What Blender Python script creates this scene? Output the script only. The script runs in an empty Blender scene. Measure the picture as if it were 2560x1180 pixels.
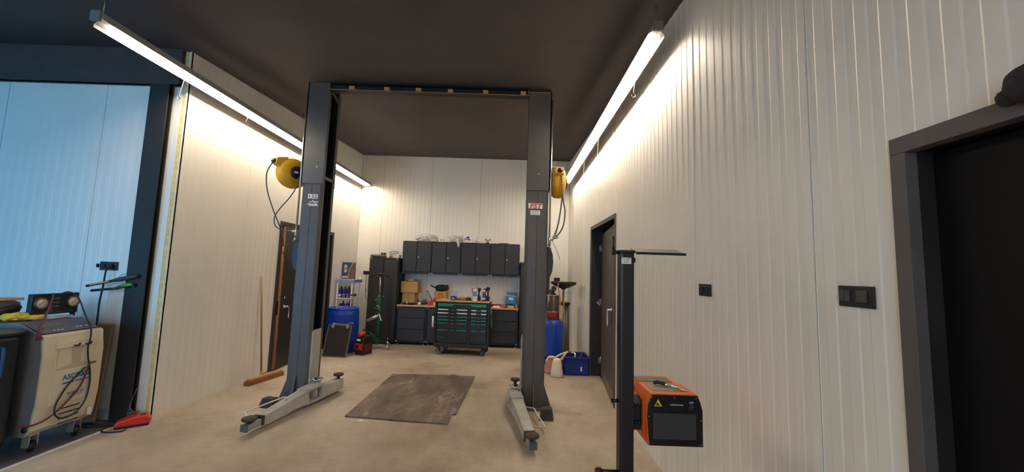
import bpy, bmesh, math, random
from mathutils import Vector, Matrix, noise

random.seed(7)
S = bpy.context.scene
COL = S.collection
R = math.radians

# ------------------------------------------------------------------ camera
def set_camera():
    cd = bpy.data.cameras.new('camera'); co = bpy.data.objects.new('camera', cd); COL.objects.link(co)
    cd.sensor_fit = 'HORIZONTAL'; cd.sensor_width = 36.0
    cd.lens = 954.0 / 2560.0 * 36.0
    cd.clip_start = 0.02; cd.clip_end = 200
    p, r, y = 0.09475, 0.03246, -0.00195          # pitch up, roll, yaw
    fwd = Vector((math.sin(y)*math.cos(p), math.cos(y)*math.cos(p), math.sin(p)))
    right = Vector((math.cos(y), -math.sin(y), 0)); up = right.cross(fwd)
    r2 = right*math.cos(r) + up*math.sin(r); u2 = up*math.cos(r) - right*math.sin(r)
    m = Matrix((r2, u2, -fwd)).transposed().to_4x4(); m.translation = Vector((0, 0, 1.65))
    co.matrix_world = m
    S.camera = co
set_camera()

# ------------------------------------------------------------------ world (overcast evening sky) and exposure
W = bpy.data.worlds.new('sky'); S.world = W; W.use_nodes = True
bg = W.node_tree.nodes['Background']; bg.inputs[0].default_value = (0.17, 0.54, 1.0, 1); bg.inputs[1].default_value = 4.0
S.view_settings.view_transform = 'Standard'; S.view_settings.look = 'None'
S.view_settings.gamma = 1.0; S.view_settings.use_curve_mapping = False
S.view_settings.exposure = 1.4
LED_STRENGTH = 23.0
LED_COLOUR = (1.0, 0.84, 0.66)
try:
    S.cycles.use_denoising = True
    S.cycles.max_bounces = 8; S.cycles.diffuse_bounces = 5
    S.cycles.sample_clamp_indirect = 8
except Exception: pass

# sky portals at the openings of the front wall (behind the camera)
def portal(x0, x1, y, z0, z1):
    l = bpy.data.lights.new('sky_portal', 'AREA'); l.shape = 'RECTANGLE'; l.size = x1-x0; l.size_y = z1-z0
    l.cycles.is_portal = True
    o = bpy.data.objects.new('sky_portal', l); COL.objects.link(o)
    o.location = ((x0+x1)/2, y, (z0+z1)/2); o.rotation_euler = (R(90), 0, 0)   # shines to +Y
BAY_OPEN = (-8.7, -4.9, 0.0, 3.2)  # both openings are unseen and sized for the daylight they let in
WIN_OPEN = (-2.8, -0.4, 1.5, 2.4)
portal(BAY_OPEN[0], BAY_OPEN[1], -4.05, BAY_OPEN[2], BAY_OPEN[3])
portal(WIN_OPEN[0], WIN_OPEN[1], -4.05, WIN_OPEN[2], WIN_OPEN[3])

# ------------------------------------------------------------------ materials
def lin(c):
    return tuple(((v/255)/12.92 if v/255 <= .04045 else ((v/255+.055)/1.055)**2.4) for v in c)
MATS = {}
def mat(name, col, rough=.5, metal=0., var=0., scale=6., bump=0., bscale=60., trans=0., emit=None, spec=.5, col2=None, stretch=None):
    if name in MATS: return MATS[name]
    m = bpy.data.materials.new(name); m.use_nodes = True; nt = m.node_tree; b = nt.nodes['Principled BSDF']
    c = lin(col)
    b.inputs['Base Color'].default_value = (*c, 1); b.inputs['Roughness'].default_value = rough; b.inputs['Metallic'].default_value = metal
    b.inputs['Specular IOR Level'].default_value = spec
    if trans: b.inputs['Transmission Weight'].default_value = trans
    if emit:
        b.inputs['Emission Color'].default_value = (*emit[0], 1); b.inputs['Emission Strength'].default_value = emit[1]
    tc = None
    if var or col2 or bump:
        tc = nt.nodes.new('ShaderNodeTexCoord'); mp = nt.nodes.new('ShaderNodeMapping')
        nt.links.new(tc.outputs['Object'], mp.inputs[0])
        if stretch: mp.inputs['Scale'].default_value = stretch
    if var or col2:
        n = nt.nodes.new('ShaderNodeTexNoise'); n.inputs['Scale'].default_value = scale; n.inputs['Detail'].default_value = 6
        nt.links.new(mp.outputs[0], n.inputs['Vector'])
        rp = nt.nodes.new('ShaderNodeValToRGB'); rp.color_ramp.elements[0].position = .35; rp.color_ramp.elements[1].position = .65
        c2 = lin(col2) if col2 else tuple(min(1, v*(1+var)) for v in c)
        c1 = c if col2 else tuple(v*(1-var) for v in c)
        rp.color_ramp.elements[0].color = (*c1, 1); rp.color_ramp.elements[1].color = (*c2, 1)
        nt.links.new(n.outputs[0], rp.inputs[0]); nt.links.new(rp.outputs[0], b.inputs['Base Color'])
    if bump:
        n2 = nt.nodes.new('ShaderNodeTexNoise'); n2.inputs['Scale'].default_value = bscale; n2.inputs['Detail'].default_value = 4
        nt.links.new(mp.outputs[0], n2.inputs['Vector'])
        bp = nt.nodes.new('ShaderNodeBump'); bp.inputs['Strength'].default_value = bump; bp.inputs['Distance'].default_value = .01
        nt.links.new(n2.outputs[0], bp.inputs['Height']); nt.links.new(bp.outputs[0], b.inputs['Normal'])
    MATS[name] = m
    return m

def concrete():
    m = bpy.data.materials.new('concrete_floor'); m.use_nodes = True; nt = m.node_tree; b = nt.nodes['Principled BSDF']
    L = nt.links.new; N = nt.nodes.new
    tc = N('ShaderNodeTexCoord')
    def nz(scale, detail=8, rough=.6, dist=0.):
        n = N('ShaderNodeTexNoise'); n.inputs['Scale'].default_value = scale; n.inputs['Detail'].default_value = detail
        n.inputs['Roughness'].default_value = rough; n.inputs['Distortion'].default_value = dist; L(tc.outputs['Object'], n.inputs['Vector']); return n
    def ramp(src, a, c, ca, cb):
        r = N('ShaderNodeValToRGB'); r.color_ramp.elements[0].position = a; r.color_ramp.elements[1].position = c
        r.color_ramp.elements[0].color = (*ca, 1); r.color_ramp.elements[1].color = (*cb, 1); L(src, r.inputs[0]); return r
    base = ramp(nz(.55, 6, .55).outputs[0], .32, .68, lin((150, 134, 115)), lin((202, 189, 171)))
    fine = ramp(nz(9, 10, .7).outputs[0], .35, .7, (.82, .82, .82), (1.1, 1.08, 1.06))
    mx = N('ShaderNodeMix'); mx.data_type = 'RGBA'; mx.blend_type = 'MULTIPLY'; mx.inputs[0].default_value = .75
    L(base.outputs[0], mx.inputs[6]); L(fine.outputs[0], mx.inputs[7])
    st = ramp(nz(1.2, 8, .62, .5).outputs[0], .54, .74, (0, 0, 0), (1, 1, 1))
    mx2 = N('ShaderNodeMix'); mx2.data_type = 'RGBA'
    sc = N('ShaderNodeMath'); sc.operation = 'MULTIPLY'; sc.inputs[1].default_value = .75; L(st.outputs[0], sc.inputs[0]); L(sc.outputs[0], mx2.inputs[0])
    L(mx.outputs[2], mx2.inputs[6]); mx2.inputs[7].default_value = (*lin((118, 94, 72)), 1)
    sp = ramp(nz(26, 3, .5).outputs[0], .72, .75, (0, 0, 0), (1, 1, 1))
    mx3 = N('ShaderNodeMix'); mx3.data_type = 'RGBA'
    sc2 = N('ShaderNodeMath'); sc2.operation = 'MULTIPLY'; sc2.inputs[1].default_value = .6; L(sp.outputs[0], sc2.inputs[0]); L(sc2.outputs[0], mx3.inputs[0])
    L(mx2.outputs[2], mx3.inputs[6]); mx3.inputs[7].default_value = (*lin((62, 52, 44)), 1)
    L(mx3.outputs[2], b.inputs['Base Color'])
    rr = ramp(nz(3).outputs[0], .3, .7, (.42,)*3, (.62,)*3); L(rr.outputs[0], b.inputs['Roughness'])
    bp = N('ShaderNodeBump'); bp.inputs['Strength'].default_value = .12; bp.inputs['Distance'].default_value = .01
    L(nz(30, 6).outputs[0], bp.inputs['Height']); L(bp.outputs[0], b.inputs['Normal'])
    return m

WHITE = mat('white_panel', (238, 235, 226), .38, var=.02, scale=1.5, bump=.01, bscale=180)
JOINT = mat('panel_joint_dark', (84, 82, 78), .8)
CEIL = mat('ceiling_dark', (76, 69, 70), .75, var=.08, scale=2., bump=.08, bscale=160)
CONC = concrete()
DARKFLOOR = mat('dark_floor', (84, 82, 82), .6, var=.25, scale=5, bump=.1, bscale=90)
BLACKSTEEL = mat('black_steel_column', (40, 37, 35), .6, var=.12, scale=3)
FRAMEGREY = mat('door_frame_grey', (92, 88, 86), .55, var=.06)
DOORBLACK = mat('door_black', (40, 37, 36), .5, var=.25, scale=3)
DOORGREY = mat('door_dark_grey', (88, 82, 78), .5, var=.16, scale=2.5)
WOODEDGE = mat('door_edge_wood', (172, 112, 62), .55, col2=(140, 88, 48), scale=3, stretch=(8, 8, .5))
CHROME = mat('chrome', (215, 215, 215), .18, 1.)
STEEL = mat('brushed_steel', (170, 170, 168), .35, .9, var=.1, scale=10)
LIFTGREY = mat('lift_anthracite', (88, 84, 81), .42, var=.07, scale=4, bump=.02, bscale=200)
LIFTDARK = mat('lift_inner_black', (30, 30, 31), .6)
ARMGREY = mat('lift_arm_grey', (168, 166, 160), .5, var=.14, scale=7)
RUBBER = mat('rubber_brown', (70, 58, 50), .85, var=.25, scale=20)
YELLOW = mat('reel_yellow', (226, 168, 28), .4, var=.05)
BLACKPL = mat('black_plastic', (26, 26, 27), .45)
HOSE = mat('hose_black', (34, 36, 40), .4)
HOSEGREY = mat('hose_grey', (98, 98, 98), .4)
CABBLK = mat('cabinet_black', (42, 41, 42), .48, var=.08, scale=5, bump=.03, bscale=300)
CABEDGE = mat('cabinet_edge_black', (26, 25, 26), .5)
OAK = mat('oak_top', (214, 168, 112), .45, col2=(196, 146, 92), scale=4, stretch=(1, 12, 1))
GREEN = mat('drawer_green', (22, 132, 104), .4)
GREENDK = mat('jack_green', (32, 82, 52), .45, var=.15)
WHITEPL = mat('white_plastic', (236, 234, 228), .4)
TROLBLK = mat('trolley_black', (29, 29, 31), .42)
BLUEDRUM = mat('drum_blue', (12, 62, 172), .42, var=.08, scale=3)
CRATEBLUE = mat('crate_blue', (22, 48, 128), .45, var=.08)
RED = mat('red_plastic', (206, 34, 26), .4)
ORANGE = mat('tester_orange', (238, 112, 22), .38, var=.03)
CARD = mat('cardboard', (186, 146, 88), .8, var=.06, scale=4)
PAPER = mat('paper_white', (238, 236, 232), .7)
BEIGE = mat('machine_beige', (212, 202, 178), .5, var=.05, scale=4)
MGREY = mat('machine_grey', (120, 118, 122), .55, var=.06)
INKBLUE = mat('ink_blue', (44, 92, 178), .5)
INKRED = mat('ink_red', (204, 40, 36), .5)
INKBLK = mat('ink_black', (20, 20, 22), .5)
NAVY = mat('navy_blue', (28, 38, 104), .45)
FOAM = mat('foam_yellow', (232, 206, 138), .9, var=.12, scale=30, bump=.4, bscale=80)
TAN = mat('tan_wood_block', (196, 156, 112), .7, var=.12, scale=8)
CLEAR = mat('clear_plastic', (225, 225, 225), .25, trans=.6)
FILM = mat('plastic_film', (222, 220, 214), .28, trans=.25)

# ------------------------------------------------------------------ mesh builder
class MB:
    def __init__(s): s.v = []; s.f = []; s.sm = []
    def add(s, vs, fs, smooth=False):
        o = len(s.v); s.v += [Vector(v) for v in vs]; s.f += [[i+o for i in f] for f in fs]; s.sm += [smooth]*len(fs); return s
    def bm(s, b, smooth=False, mtx=None):
        b.verts.ensure_lookup_table()
        for i, v in enumerate(b.verts): v.index = i
        s.add([(mtx @ v.co if mtx else v.co.copy()) for v in b.verts], [[v.index for v in f.verts] for f in b.faces], smooth); b.free(); return s
    def box(s, x0, x1, y0, y1, z0, z1, bev=0., seg=2, mtx=None, smooth=False):
        b = bmesh.new(); bmesh.ops.create_cube(b, size=1)
        for v in b.verts: v.co = Vector(((x0+x1)/2+v.co.x*(x1-x0), (y0+y1)/2+v.co.y*(y1-y0), (z0+z1)/2+v.co.z*(z1-z0)))
        if bev: bmesh.ops.bevel(b, geom=b.edges[:], offset=bev, segments=seg, profile=.5, affect='EDGES')
        return s.bm(b, smooth, mtx)
    def rings(s, rings, smooth=True, cap=True, closed=False):
        n = len(rings[0]); o = len(s.v)
        for r in rings: s.v += [Vector(p) for p in r]
        for i in range(len(rings)-1):
            for j in range(n):
                k = (j+1) % n; s.f.append([o+i*n+j, o+i*n+k, o+(i+1)*n+k, o+(i+1)*n+j]); s.sm.append(smooth)
        if closed:
            i = len(rings)-1
            for j in range(n):
                k = (j+1) % n; s.f.append([o+i*n+j, o+i*n+k, o+k, o+j]); s.sm.append(smooth)
        elif cap:
            s.f.append([o+j for j in range(n)][::-1]); s.sm.append(False)
            s.f.append([o+(len(rings)-1)*n+j for j in range(n)]); s.sm.append(False)
        return s
    def tube(s, pts, r, n=10, spline=0, cap=True, closed=False):
        P = [Vector(p) for p in pts]
        if spline: P = catmull(P, spline)
        rr = r if isinstance(r, (list, tuple)) else None
        T = []
        for i in range(len(P)):
            a = P[max(i-1, 0)]; c = P[min(i+1, len(P)-1)]; t = (c-a); T.append(t.normalized() if t.length > 1e-9 else Vector((0, 0, 1)))
        u = Vector((0, 0, 1)) if abs(T[0].z) < .9 else Vector((1, 0, 0)); u = (u - T[0]*u.dot(T[0])).normalized()
        rg = []
        for i in range(len(P)):
            u = (u - T[i]*u.dot(T[i]))
            if u.length < 1e-6: u = T[i].orthogonal()
            u.normalize(); w = T[i].cross(u)
            q = r if rr is None else rr[min(int(i*len(rr)/len(P)), len(rr)-1)] if len(rr) != len(P) else rr[i]
            rg.append([P[i] + (u*math.cos(2*math.pi*j/n)+w*math.sin(2*math.pi*j/n))*q for j in range(n)])
        return s.rings(rg, True, cap)
    def cyl(s, p0, p1, r0, r1=None, n=20):
        r1 = r0 if r1 is None else r1
        return s.tube([p0, p1], [r0, r1], n)
    def lathe(s, prof, c, axis=(0, 0, 1), n=28, sx=1., sy=1., cap=True, smooth=True):
        A = Vector(axis).normalized(); u = Vector((1, 0, 0)) if abs(A.x) < .9 else Vector((0, 0, 1)); u = (u-A*u.dot(A)).normalized(); w = A.cross(u); C = Vector(c)
        return s.rings([[C+A*h+(u*math.cos(2*math.pi*j/n)*sx+w*math.sin(2*math.pi*j/n)*sy)*max(r, 1e-4) for j in range(n)] for r, h in prof], smooth, cap)
    def prism(s, poly, a, b, plane='xz', bev=0.):
        f = {'xz': lambda p, d: (p[0], d, p[1]), 'yz': lambda p, d: (d, p[0], p[1]), 'xy': lambda p, d: (p[0], p[1], d)}[plane]
        n = len(poly)
        if bev:
            bm_ = bmesh.new(); va = [bm_.verts.new(f(p, a)) for p in poly]; vb = [bm_.verts.new(f(p, b)) for p in poly]
            bm_.faces.new(va[::-1]); bm_.faces.new(vb)
            for i in range(n): bm_.faces.new([va[i], va[(i+1) % n], vb[(i+1) % n], vb[i]])
            bmesh.ops.bevel(bm_, geom=bm_.edges[:], offset=bev, segments=2, profile=.5, affect='EDGES')
            return s.bm(bm_)
        return s.add([f(p, a) for p in poly]+[f(p, b) for p in poly], [list(range(n))[::-1], list(range(n, 2*n))]+[[i, (i+1) % n, n+(i+1) % n, n+i] for i in range(n)])
    def beam(s, p0, p1, w0, w1, h0, h1, bev=0.):
        # box beam between two points; h = (z0, z1) at each end
        a = Vector((p0[0], p0[1], 0)); b = Vector((p1[0], p1[1], 0)); d = (b-a).normalized(); q = Vector((-d.y, d.x, 0))
        vs = []
        for c, w, h in ((a, w0, h0), (b, w1, h1)):
            for sx, z in ((-1, h[0]), (1, h[0]), (1, h[1]), (-1, h[1])):
                v = c+q*sx*w/2; vs.append((v.x, v.y, z))
        bm_ = bmesh.new(); V = [bm_.verts.new(v) for v in vs]
        for f in ([3, 2, 1, 0], [4, 5, 6, 7], [0, 1, 5, 4], [1, 2, 6, 5], [2, 3, 7, 6], [3, 0, 4, 7]): bm_.faces.new([V[i] for i in f])
        if bev: bmesh.ops.bevel(bm_, geom=bm_.edges[:], offset=bev, segments=2, profile=.5, affect='EDGES')
        return s.bm(bm_)
    def blob(s, c, rad, amp=.2, freq=2., seed=0, sub=4, floor=None, fold=False):
        b = bmesh.new(); bmesh.ops.create_icosphere(b, subdivisions=sub, radius=1)
        for v in b.verts:
            d = v.co.normalized(); o = Vector((seed*7.3, seed*3.1, seed*1.7))
            n = noise.noise(d*freq+o)*.6 + noise.noise(d*freq*2.3+o)*.4
            if fold: n = 1-abs(n)*3
            q = d*(1+amp*n); v.co = Vector((c[0]+q.x*rad[0], c[1]+q.y*rad[1], c[2]+q.z*rad[2]))
            if floor is not None and v.co.z < floor: v.co.z = floor
        return s.bm(b, True)
    def xf(s, m4):
        s.v = [m4 @ v for v in s.v]; return s
    def torus(s, c, R_, r, axis=(0, 0, 1), n=24, m=8):
        A = Vector(axis).normalized(); u = A.orthogonal().normalized(); w = A.cross(u); C = Vector(c)
        return s.rings([[C+(u*math.cos(t)+w*math.sin(t))*(R_+r*math.cos(2*math.pi*j/m))+A*r*math.sin(2*math.pi*j/m) for j in range(m)] for t in [2*math.pi*i/n for i in range(n)]], True, False, True)

def catmull(P, k):
    out = []
    Q = [P[0]*2-P[1]]+P+[P[-1]*2-P[-2]]
    for i in range(1, len(Q)-2):
        for t in range(k):
            x = t/k; a, b, c, d = Q[i-1], Q[i], Q[i+1], Q[i+2]
            out.append(.5*((2*b)+(c-a)*x+(2*a-5*b+4*c-d)*x*x+(-a+3*b-3*c+d)*x**3))
    out.append(P[-1]); return out

ORG = {}
def thing(name, label, cat, loc, group=None, rz=0., local=False, kind=None):
    o = bpy.data.objects.new(name, None); COL.objects.link(o); o.empty_display_size = .1
    o.location = loc; o.rotation_euler = (0, 0, rz); o['label'] = label
    if kind: o['kind'] = kind
    else: o['category'] = cat
    if group: o['group'] = group
    ORG[o.name] = Vector((0, 0, 0)) if local else Vector(loc)
    return o
def obj(name, mb, m, parent=None, label=None, kind=None):
    me = bpy.data.meshes.new(name)
    off = ORG[parent.name] if parent else Vector((0, 0, 0))
    me.from_pydata([tuple(v-off) for v in mb.v], [], mb.f); me.update()
    me.polygons.foreach_set('use_smooth', mb.sm)
    b = bmesh.new(); b.from_mesh(me); bmesh.ops.recalc_face_normals(b, faces=b.faces); b.to_mesh(me); b.free()
    o = bpy.data.objects.new(name, me); COL.objects.link(o); me.materials.append(m)
    if parent: o.parent = parent; ORG[o.name] = off
    else: ORG[o.name] = Vector((0, 0, 0))
    if label: o['label'] = label
    if kind: o['kind'] = kind
    return o
def each(name, mb, m, parent, label=None):
    # one object per loose piece of the builder
    par = list(range(len(mb.v)))
    def find(i):
        while par[i] != i: par[i] = par[par[i]]; i = par[i]
        return i
    for f in mb.f:
        for i in f[1:]: par[find(i)] = find(f[0])
    groups = {}
    for k, f in enumerate(mb.f): groups.setdefault(find(f[0]), []).append(k)
    out = []
    for fs in groups.values():
        q = MB(); mp = {}
        for k in fs:
            for i in mb.f[k]:
                if i not in mp: mp[i] = len(q.v); q.v.append(mb.v[i].copy())
            q.f.append([mp[i] for i in mb.f[k]]); q.sm.append(mb.sm[k])
        out.append(obj(name, q, m, parent, label))
    return out
def one(name, mb, m, label, cat, group=None):
    # a thing made of one mesh: origin moved to its base
    lo = Vector((min(v.x for v in mb.v), min(v.y for v in mb.v), min(v.z for v in mb.v))); hi = Vector((max(v.x for v in mb.v), max(v.y for v in mb.v), 0))
    c = Vector(((lo.x+hi.x)/2, (lo.y+hi.y)/2, lo.z)); 
    for v in mb.v: v -= c
    o = obj(name, mb, m); o.location = c; o['label'] = label; o['category'] = cat
    if group: o['group'] = group
    ORG[o.name] = c
    return o
def structure(name, mb, m, label):
    o = obj(name, mb, m); o['kind'] = 'structure'; o['label'] = label; return o
def text(s_, size, loc, rot, m, parent, name='lettering', shear=0., depth=.0008, squash=1., bold=.022):
    cu = bpy.data.curves.new('t', 'FONT'); cu.body = s_; cu.size = size; cu.extrude = depth; cu.align_x = 'CENTER'; cu.align_y = 'CENTER'; cu.shear = shear; cu.offset = size*bold; cu.resolution_u = 3
    t = bpy.data.objects.new('t', cu); COL.objects.link(t)
    dg = bpy.context.evaluated_depsgraph_get(); me = bpy.data.meshes.new_from_object(t.evaluated_get(dg)); me.name = name
    bpy.data.objects.remove(t); bpy.data.curves.remove(cu)
    off = ORG[parent.name]
    M = Matrix.Translation(Vector(loc)-off) @ rot.to_4x4() @ Matrix.Diagonal((squash, 1, 1, 1))
    me.transform(M); me.materials.clear(); me.materials.append(m)
    o = bpy.data.objects.new(name, me); COL.objects.link(o); o.parent = parent; ORG[o.name] = off
    return o
FACE_FRONT = Matrix.Rotation(R(90), 3, 'X')                              # readable by a viewer looking along +Y
FACE_PX = Matrix.Rotation(R(90), 3, 'Z') @ Matrix.Rotation(R(90), 3, 'X')  # on a surface facing +X
FACE_NX = Matrix.Rotation(R(-90), 3, 'Z') @ Matrix.Rotation(R(90), 3, 'X') # on a surface facing -X
def copy_tree(o, parent=None):
    c = o.copy(); COL.objects.link(c); c.parent = parent
    ORG[c.name] = ORG.get(o.name, Vector((0, 0, 0)))
    for ch in [k for k in o.children]: copy_tree(ch, c)
    return c

# ------------------------------------------------------------------ the shell
XL, XR, YB, YE = -3.70, 1.345, 9.10, 4.12      # left wall, right wall, back wall, end of the left wall
XW, YF = -9.0, -4.0                             # far side of the next bay, front wall behind the camera
def cz(y): return 3.72 + .073*y                 # sloped ceiling

structure('floor', MB().box(-3.86, 1.5, YF-.1, YB+.1, -.2, 0), CONC, 'worn tan concrete workshop floor with faint stains')
structure('floor_bay', MB().box(XW, -3.86, YF-.1, 4.3, -.2, -.001), DARKFLOOR, 'dark grey floor of the adjoining bay')
structure('ground_outside', MB().box(-16, 8, -16, YF-.1, -.25, -.02), mat('outside_paving', (205, 203, 200), .8, var=.1), 'grey paving outside the workshop doors')  # paving lightened to bounce daylight up to the bay ceiling
def slab(y0, y1, x0, x1, t=.15):
    return MB().add([(x0, y0, cz(y0)), (x1, y0, cz(y0)), (x1, y1, cz(y1)), (x0, y1, cz(y1)), (x0, y0, cz(y0)+t), (x1, y0, cz(y0)+t), (x1, y1, cz(y1)+t), (x0, y1, cz(y1)+t)],
                    [[0, 1, 2, 3], [7, 6, 5, 4], [0, 4, 5, 1], [1, 5, 6, 2], [2, 6, 7, 3], [3, 7, 4, 0]])
structure('ceiling', slab(YF-.1, YB+.75, XW-.5, 2.6), CEIL, 'dark charcoal ceiling sloping up towards the back wall')

def rib_profile(u0, u1, pitch=.1, dep=.0028):
    g = .0055 if dep > .002 else .0022
    pts = [(u0+g, -.0115), (u0+g+.001, 0.)]
    n = max(1, round((u1-u0)/pitch)); p = (u1-u0)/n
    for i in range(n):
        a = u0+i*p
        if i == 0: pts += [(a+p*.46, 0)]
        else: pts += [(a+p*.0, 0), (a+p*.46, 0)]
        pts += [(a+p*.53, -dep), (a+p*.93, -dep)]
    pts += [(u1-g-.001, 0), (u1-g, -.0115)]
    return pts
def panel(name, u0, u1, fmap, ztop, holes, parent, z0=0., dep=.0028):
    pts = rib_profile(u0, u1, .1, dep)
    br = sorted({h for hh in holes for h in hh[:2] if u0 < h < u1})
    def dd(u):
        for (a, da), (b, db) in zip(pts, pts[1:]):
            if a <= u <= b: return da+(db-da)*((u-a)/(b-a) if b > a else 0)
        return 0
    pts = sorted(pts+[(u, dd(u)) for u in br])
    m = MB()
    for (a, da), (b, db) in zip(pts, pts[1:]):
        if b-a < 1e-6: continue
        mid = (a+b)/2; zz = [(z0, None)]
        lo = z0; segs = []
        hs = [h for h in holes if h[0] < mid < h[1]]
        if hs:
            h = hs[0]
            if h[2] > lo+.001: segs.append((lo, h[2], False))
            segs.append((h[3], None, True))
        else: segs.append((lo, None, True))
        for s0, s1, _ in segs:
            za = ztop(a) if s1 is None else s1; zb = ztop(b) if s1 is None else s1
            m.add([fmap(a, da, s0), fmap(b, db, s0), fmap(b, db, zb), fmap(a, da, za)], [[0, 1, 2, 3]])
    return obj(name, m, WHITE, parent)
def wall(name, label, fbox, fmap, u0, u1, joints, ztop, holes=(), ztopbox=4.6, dep=.0016):
    """backing slab with openings + one ribbed panel between each pair of joints"""
    m = MB(); us = sorted({u0, u1, *[h for hh in holes for h in hh[:2]]})
    for a, b in zip(us, us[1:]):
        h = [q for q in holes if q[0] <= (a+b)/2 <= q[1]]
        if h:
            if h[0][2] > .01: m.box(*fbox(a, b, 0, h[0][2]))
            m.box(*fbox(a, b, h[0][3], ztopbox))
        else: m.box(*fbox(a, b, 0, ztopbox))
    w = structure(name, m, JOINT, label)
    J = [j for j in joints if u0 < j < u1]; E_ = [u0]+J+[u1]
    for a, b in zip(E_, E_[1:]): panel('wall_panel', a, b, fmap, ztop, holes, w, dep=dep)
    return w

# openings: (u0, u1, z0, z1)
DR = (4.94, 6.53, 0., 2.467)      # ajar door, right wall
DN = (.33, 1.325, 0., 2.162)      # near door, right wall
DL = (6.03, 7.86, 0., 2.345)      # ajar door, left wall
def ins(h, e): return (h[0]+e, h[1]-e, h[2], h[3]-e)
wall('wall_right', 'white ribbed sandwich panel wall along the right side', lambda a, b, z0, z1: (XR+.012, XR+.12, a, b, z0, z1),
     lambda u, d, z: (XR-d, u, z), YF, YB, [1.70+1.105*k for k in range(-5, 7)], lambda u: cz(u)+.005, [ins(DR, .02), ins(DN, .02)], dep=.0028)
wl = wall('wall_left', 'white ribbed sandwich panel wall along the left side with a cut end', lambda a, b, z0, z1: (XL-.06, XL-.012, a, b, z0, z1),
     lambda u, d, z: (XL+d, u, z), YE, YB, [5.24+1.105*k for k in range(0, 4)], lambda u: cz(u)+.005, [ins(DL, .02)], 4.45)
obj('foam_core', MB().box(XL-.052, XL-.008, YE-.006, YE+.01, 0, 4.015), FOAM, wl, 'yellow foam core showing at the cut panel end')
each('steel_skin', MB().box(XL-.008, XL+.0, YE-.012, YE+.02, 0, 4.018).box(XL-.06, XL-.052, YE-.012, YE+.02, 0, 4.018), WHITE, wl)
wall('wall_back', 'white ribbed sandwich panel wall behind the cabinets', lambda a, b, z0, z1: (a, b, YB+.012, YB+.12, z0, z1),
     lambda u, d, z: (u, YB-d, z), XL, XR, [-3.165, -1.99, -.812, .36], lambda u: cz(YB)+.004)
wall('wall_bay', 'ribbed white panel wall in the daylit bay on the left', lambda a, b, z0, z1: (a, b, YE+.012, YE+.12, z0, z1),
     lambda u, d, z: (u, YE-d, z), XW, XL-.06, [-4.60-1.105*k for k in range(4)][::-1], lambda u: 3.60, (), 3.6)
structure('wall_bay_side', MB().box(XW-.12, XW, YF, YE, 0, 4.1), WHITE, 'far side wall of the adjoining bay')
m = MB(); o1, o2 = BAY_OPEN, WIN_OPEN
for b in ((XW-.5, o1[0], 0, 3.5), (o1[0], o1[1], o1[3], 3.5), (o1[1], o2[0], 0, 3.5), (o2[0], o2[1], 0, o2[2]), (o2[0], o2[1], o2[3], 3.5), (o2[1], 2.6, 0, 3.5)):
    m.box(b[0], b[1], YF-.1, YF, b[2], b[3])
structure('wall_front', m, WHITE, 'white front wall behind the viewpoint with door openings')

structure('wall_outer_right', MB().box(2.4, 2.5, YF-.1, YB+.7, -.2, 4.6), JOINT, 'outer wall beyond the right side rooms')  # unseen outer wall slabs, added to stop sky light leaking in
structure('wall_outer_back', MB().box(XW-.4, 2.5, YB+.5, YB+.6, -.2, 4.6), JOINT, 'outer wall beyond the back wall')
structure('wall_outer_left', MB().box(XW-.4, XW-.3, YF-.1, YB+.6, -.2, 4.6), JOINT, 'outer wall beyond the adjoining bay')
structure('floor_outer', MB().box(1.5, 2.5, YF-.1, YB+.6, -.25, -.05).box(XW-.4, -3.86, 4.3, YB+.6, -.25, -.05), DARKFLOOR, 'dark floor of the side rooms behind the walls')
structure('wall_partition', MB().box(-3.96, -3.87, YF, 1.6, 0, cz(YF)), WHITE, 'white partition between hall and bay beside the viewpoint')  # added out of view to block bay daylight from the hall
# black steel portal beside the cut wall end, header beam over the bay
m = MB().box(-4.055, -3.85, 4.045, 4.06, 0, 3.6).box(-3.958, -3.947, 4.06, 4.108, 0, 3.6).box(-4.055, -3.85, 4.10, 4.112, 0, 3.6)
structure('trim_1', m, BLACKSTEEL, 'black steel column between the daylit bay and the cut wall end')
m = MB().box(XW, XL-.06, 4.06, 4.25, 3.6, 4.03)
m.box(XW, XL-.06, 4.05, 4.09, 3.6, 3.615)
structure('trim_2', m, mat('header_dark', (72, 63, 59), .75, var=.08), 'dark painted header above the bay wall')
structure('trim_3', MB().box(-3.905, -3.862, YF, 4.03, -.001, .006, .002), mat('strip_white', (226, 220, 208), .5, var=.06, scale=9), 'white strip on the floor where dark floor meets concrete')

# ------------------------------------------------------------------ doors
def lever(parent, p, along, out, m=CHROME, L=.12, r=.011, drop=0.):
    p = Vector(p); a = Vector(along); o = Vector(out); dn = Vector((0, 0, -1))
    h = MB(); h.lathe([(.026, 0), (.026, .008), (.014, .012), (.012, .045)], p, o, 20)
    q = p+o*.05
    if drop: h.tube([q-o*.012, q, q+a*.03, q+a*.055+dn*.012, q+a*.065+dn*.05, q+a*.068+dn*drop*.6, q+a*.06+dn*drop], r, 10, 3)
    else: h.tube([q-o*.012, q, q+a*.04, q+a*L*.7, q+a*L-o*.004], r, 10, 3)
    return obj('handle', h, m, parent)
HANDLEW = mat('handle_satin', (224, 222, 218), .3, .5)
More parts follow.
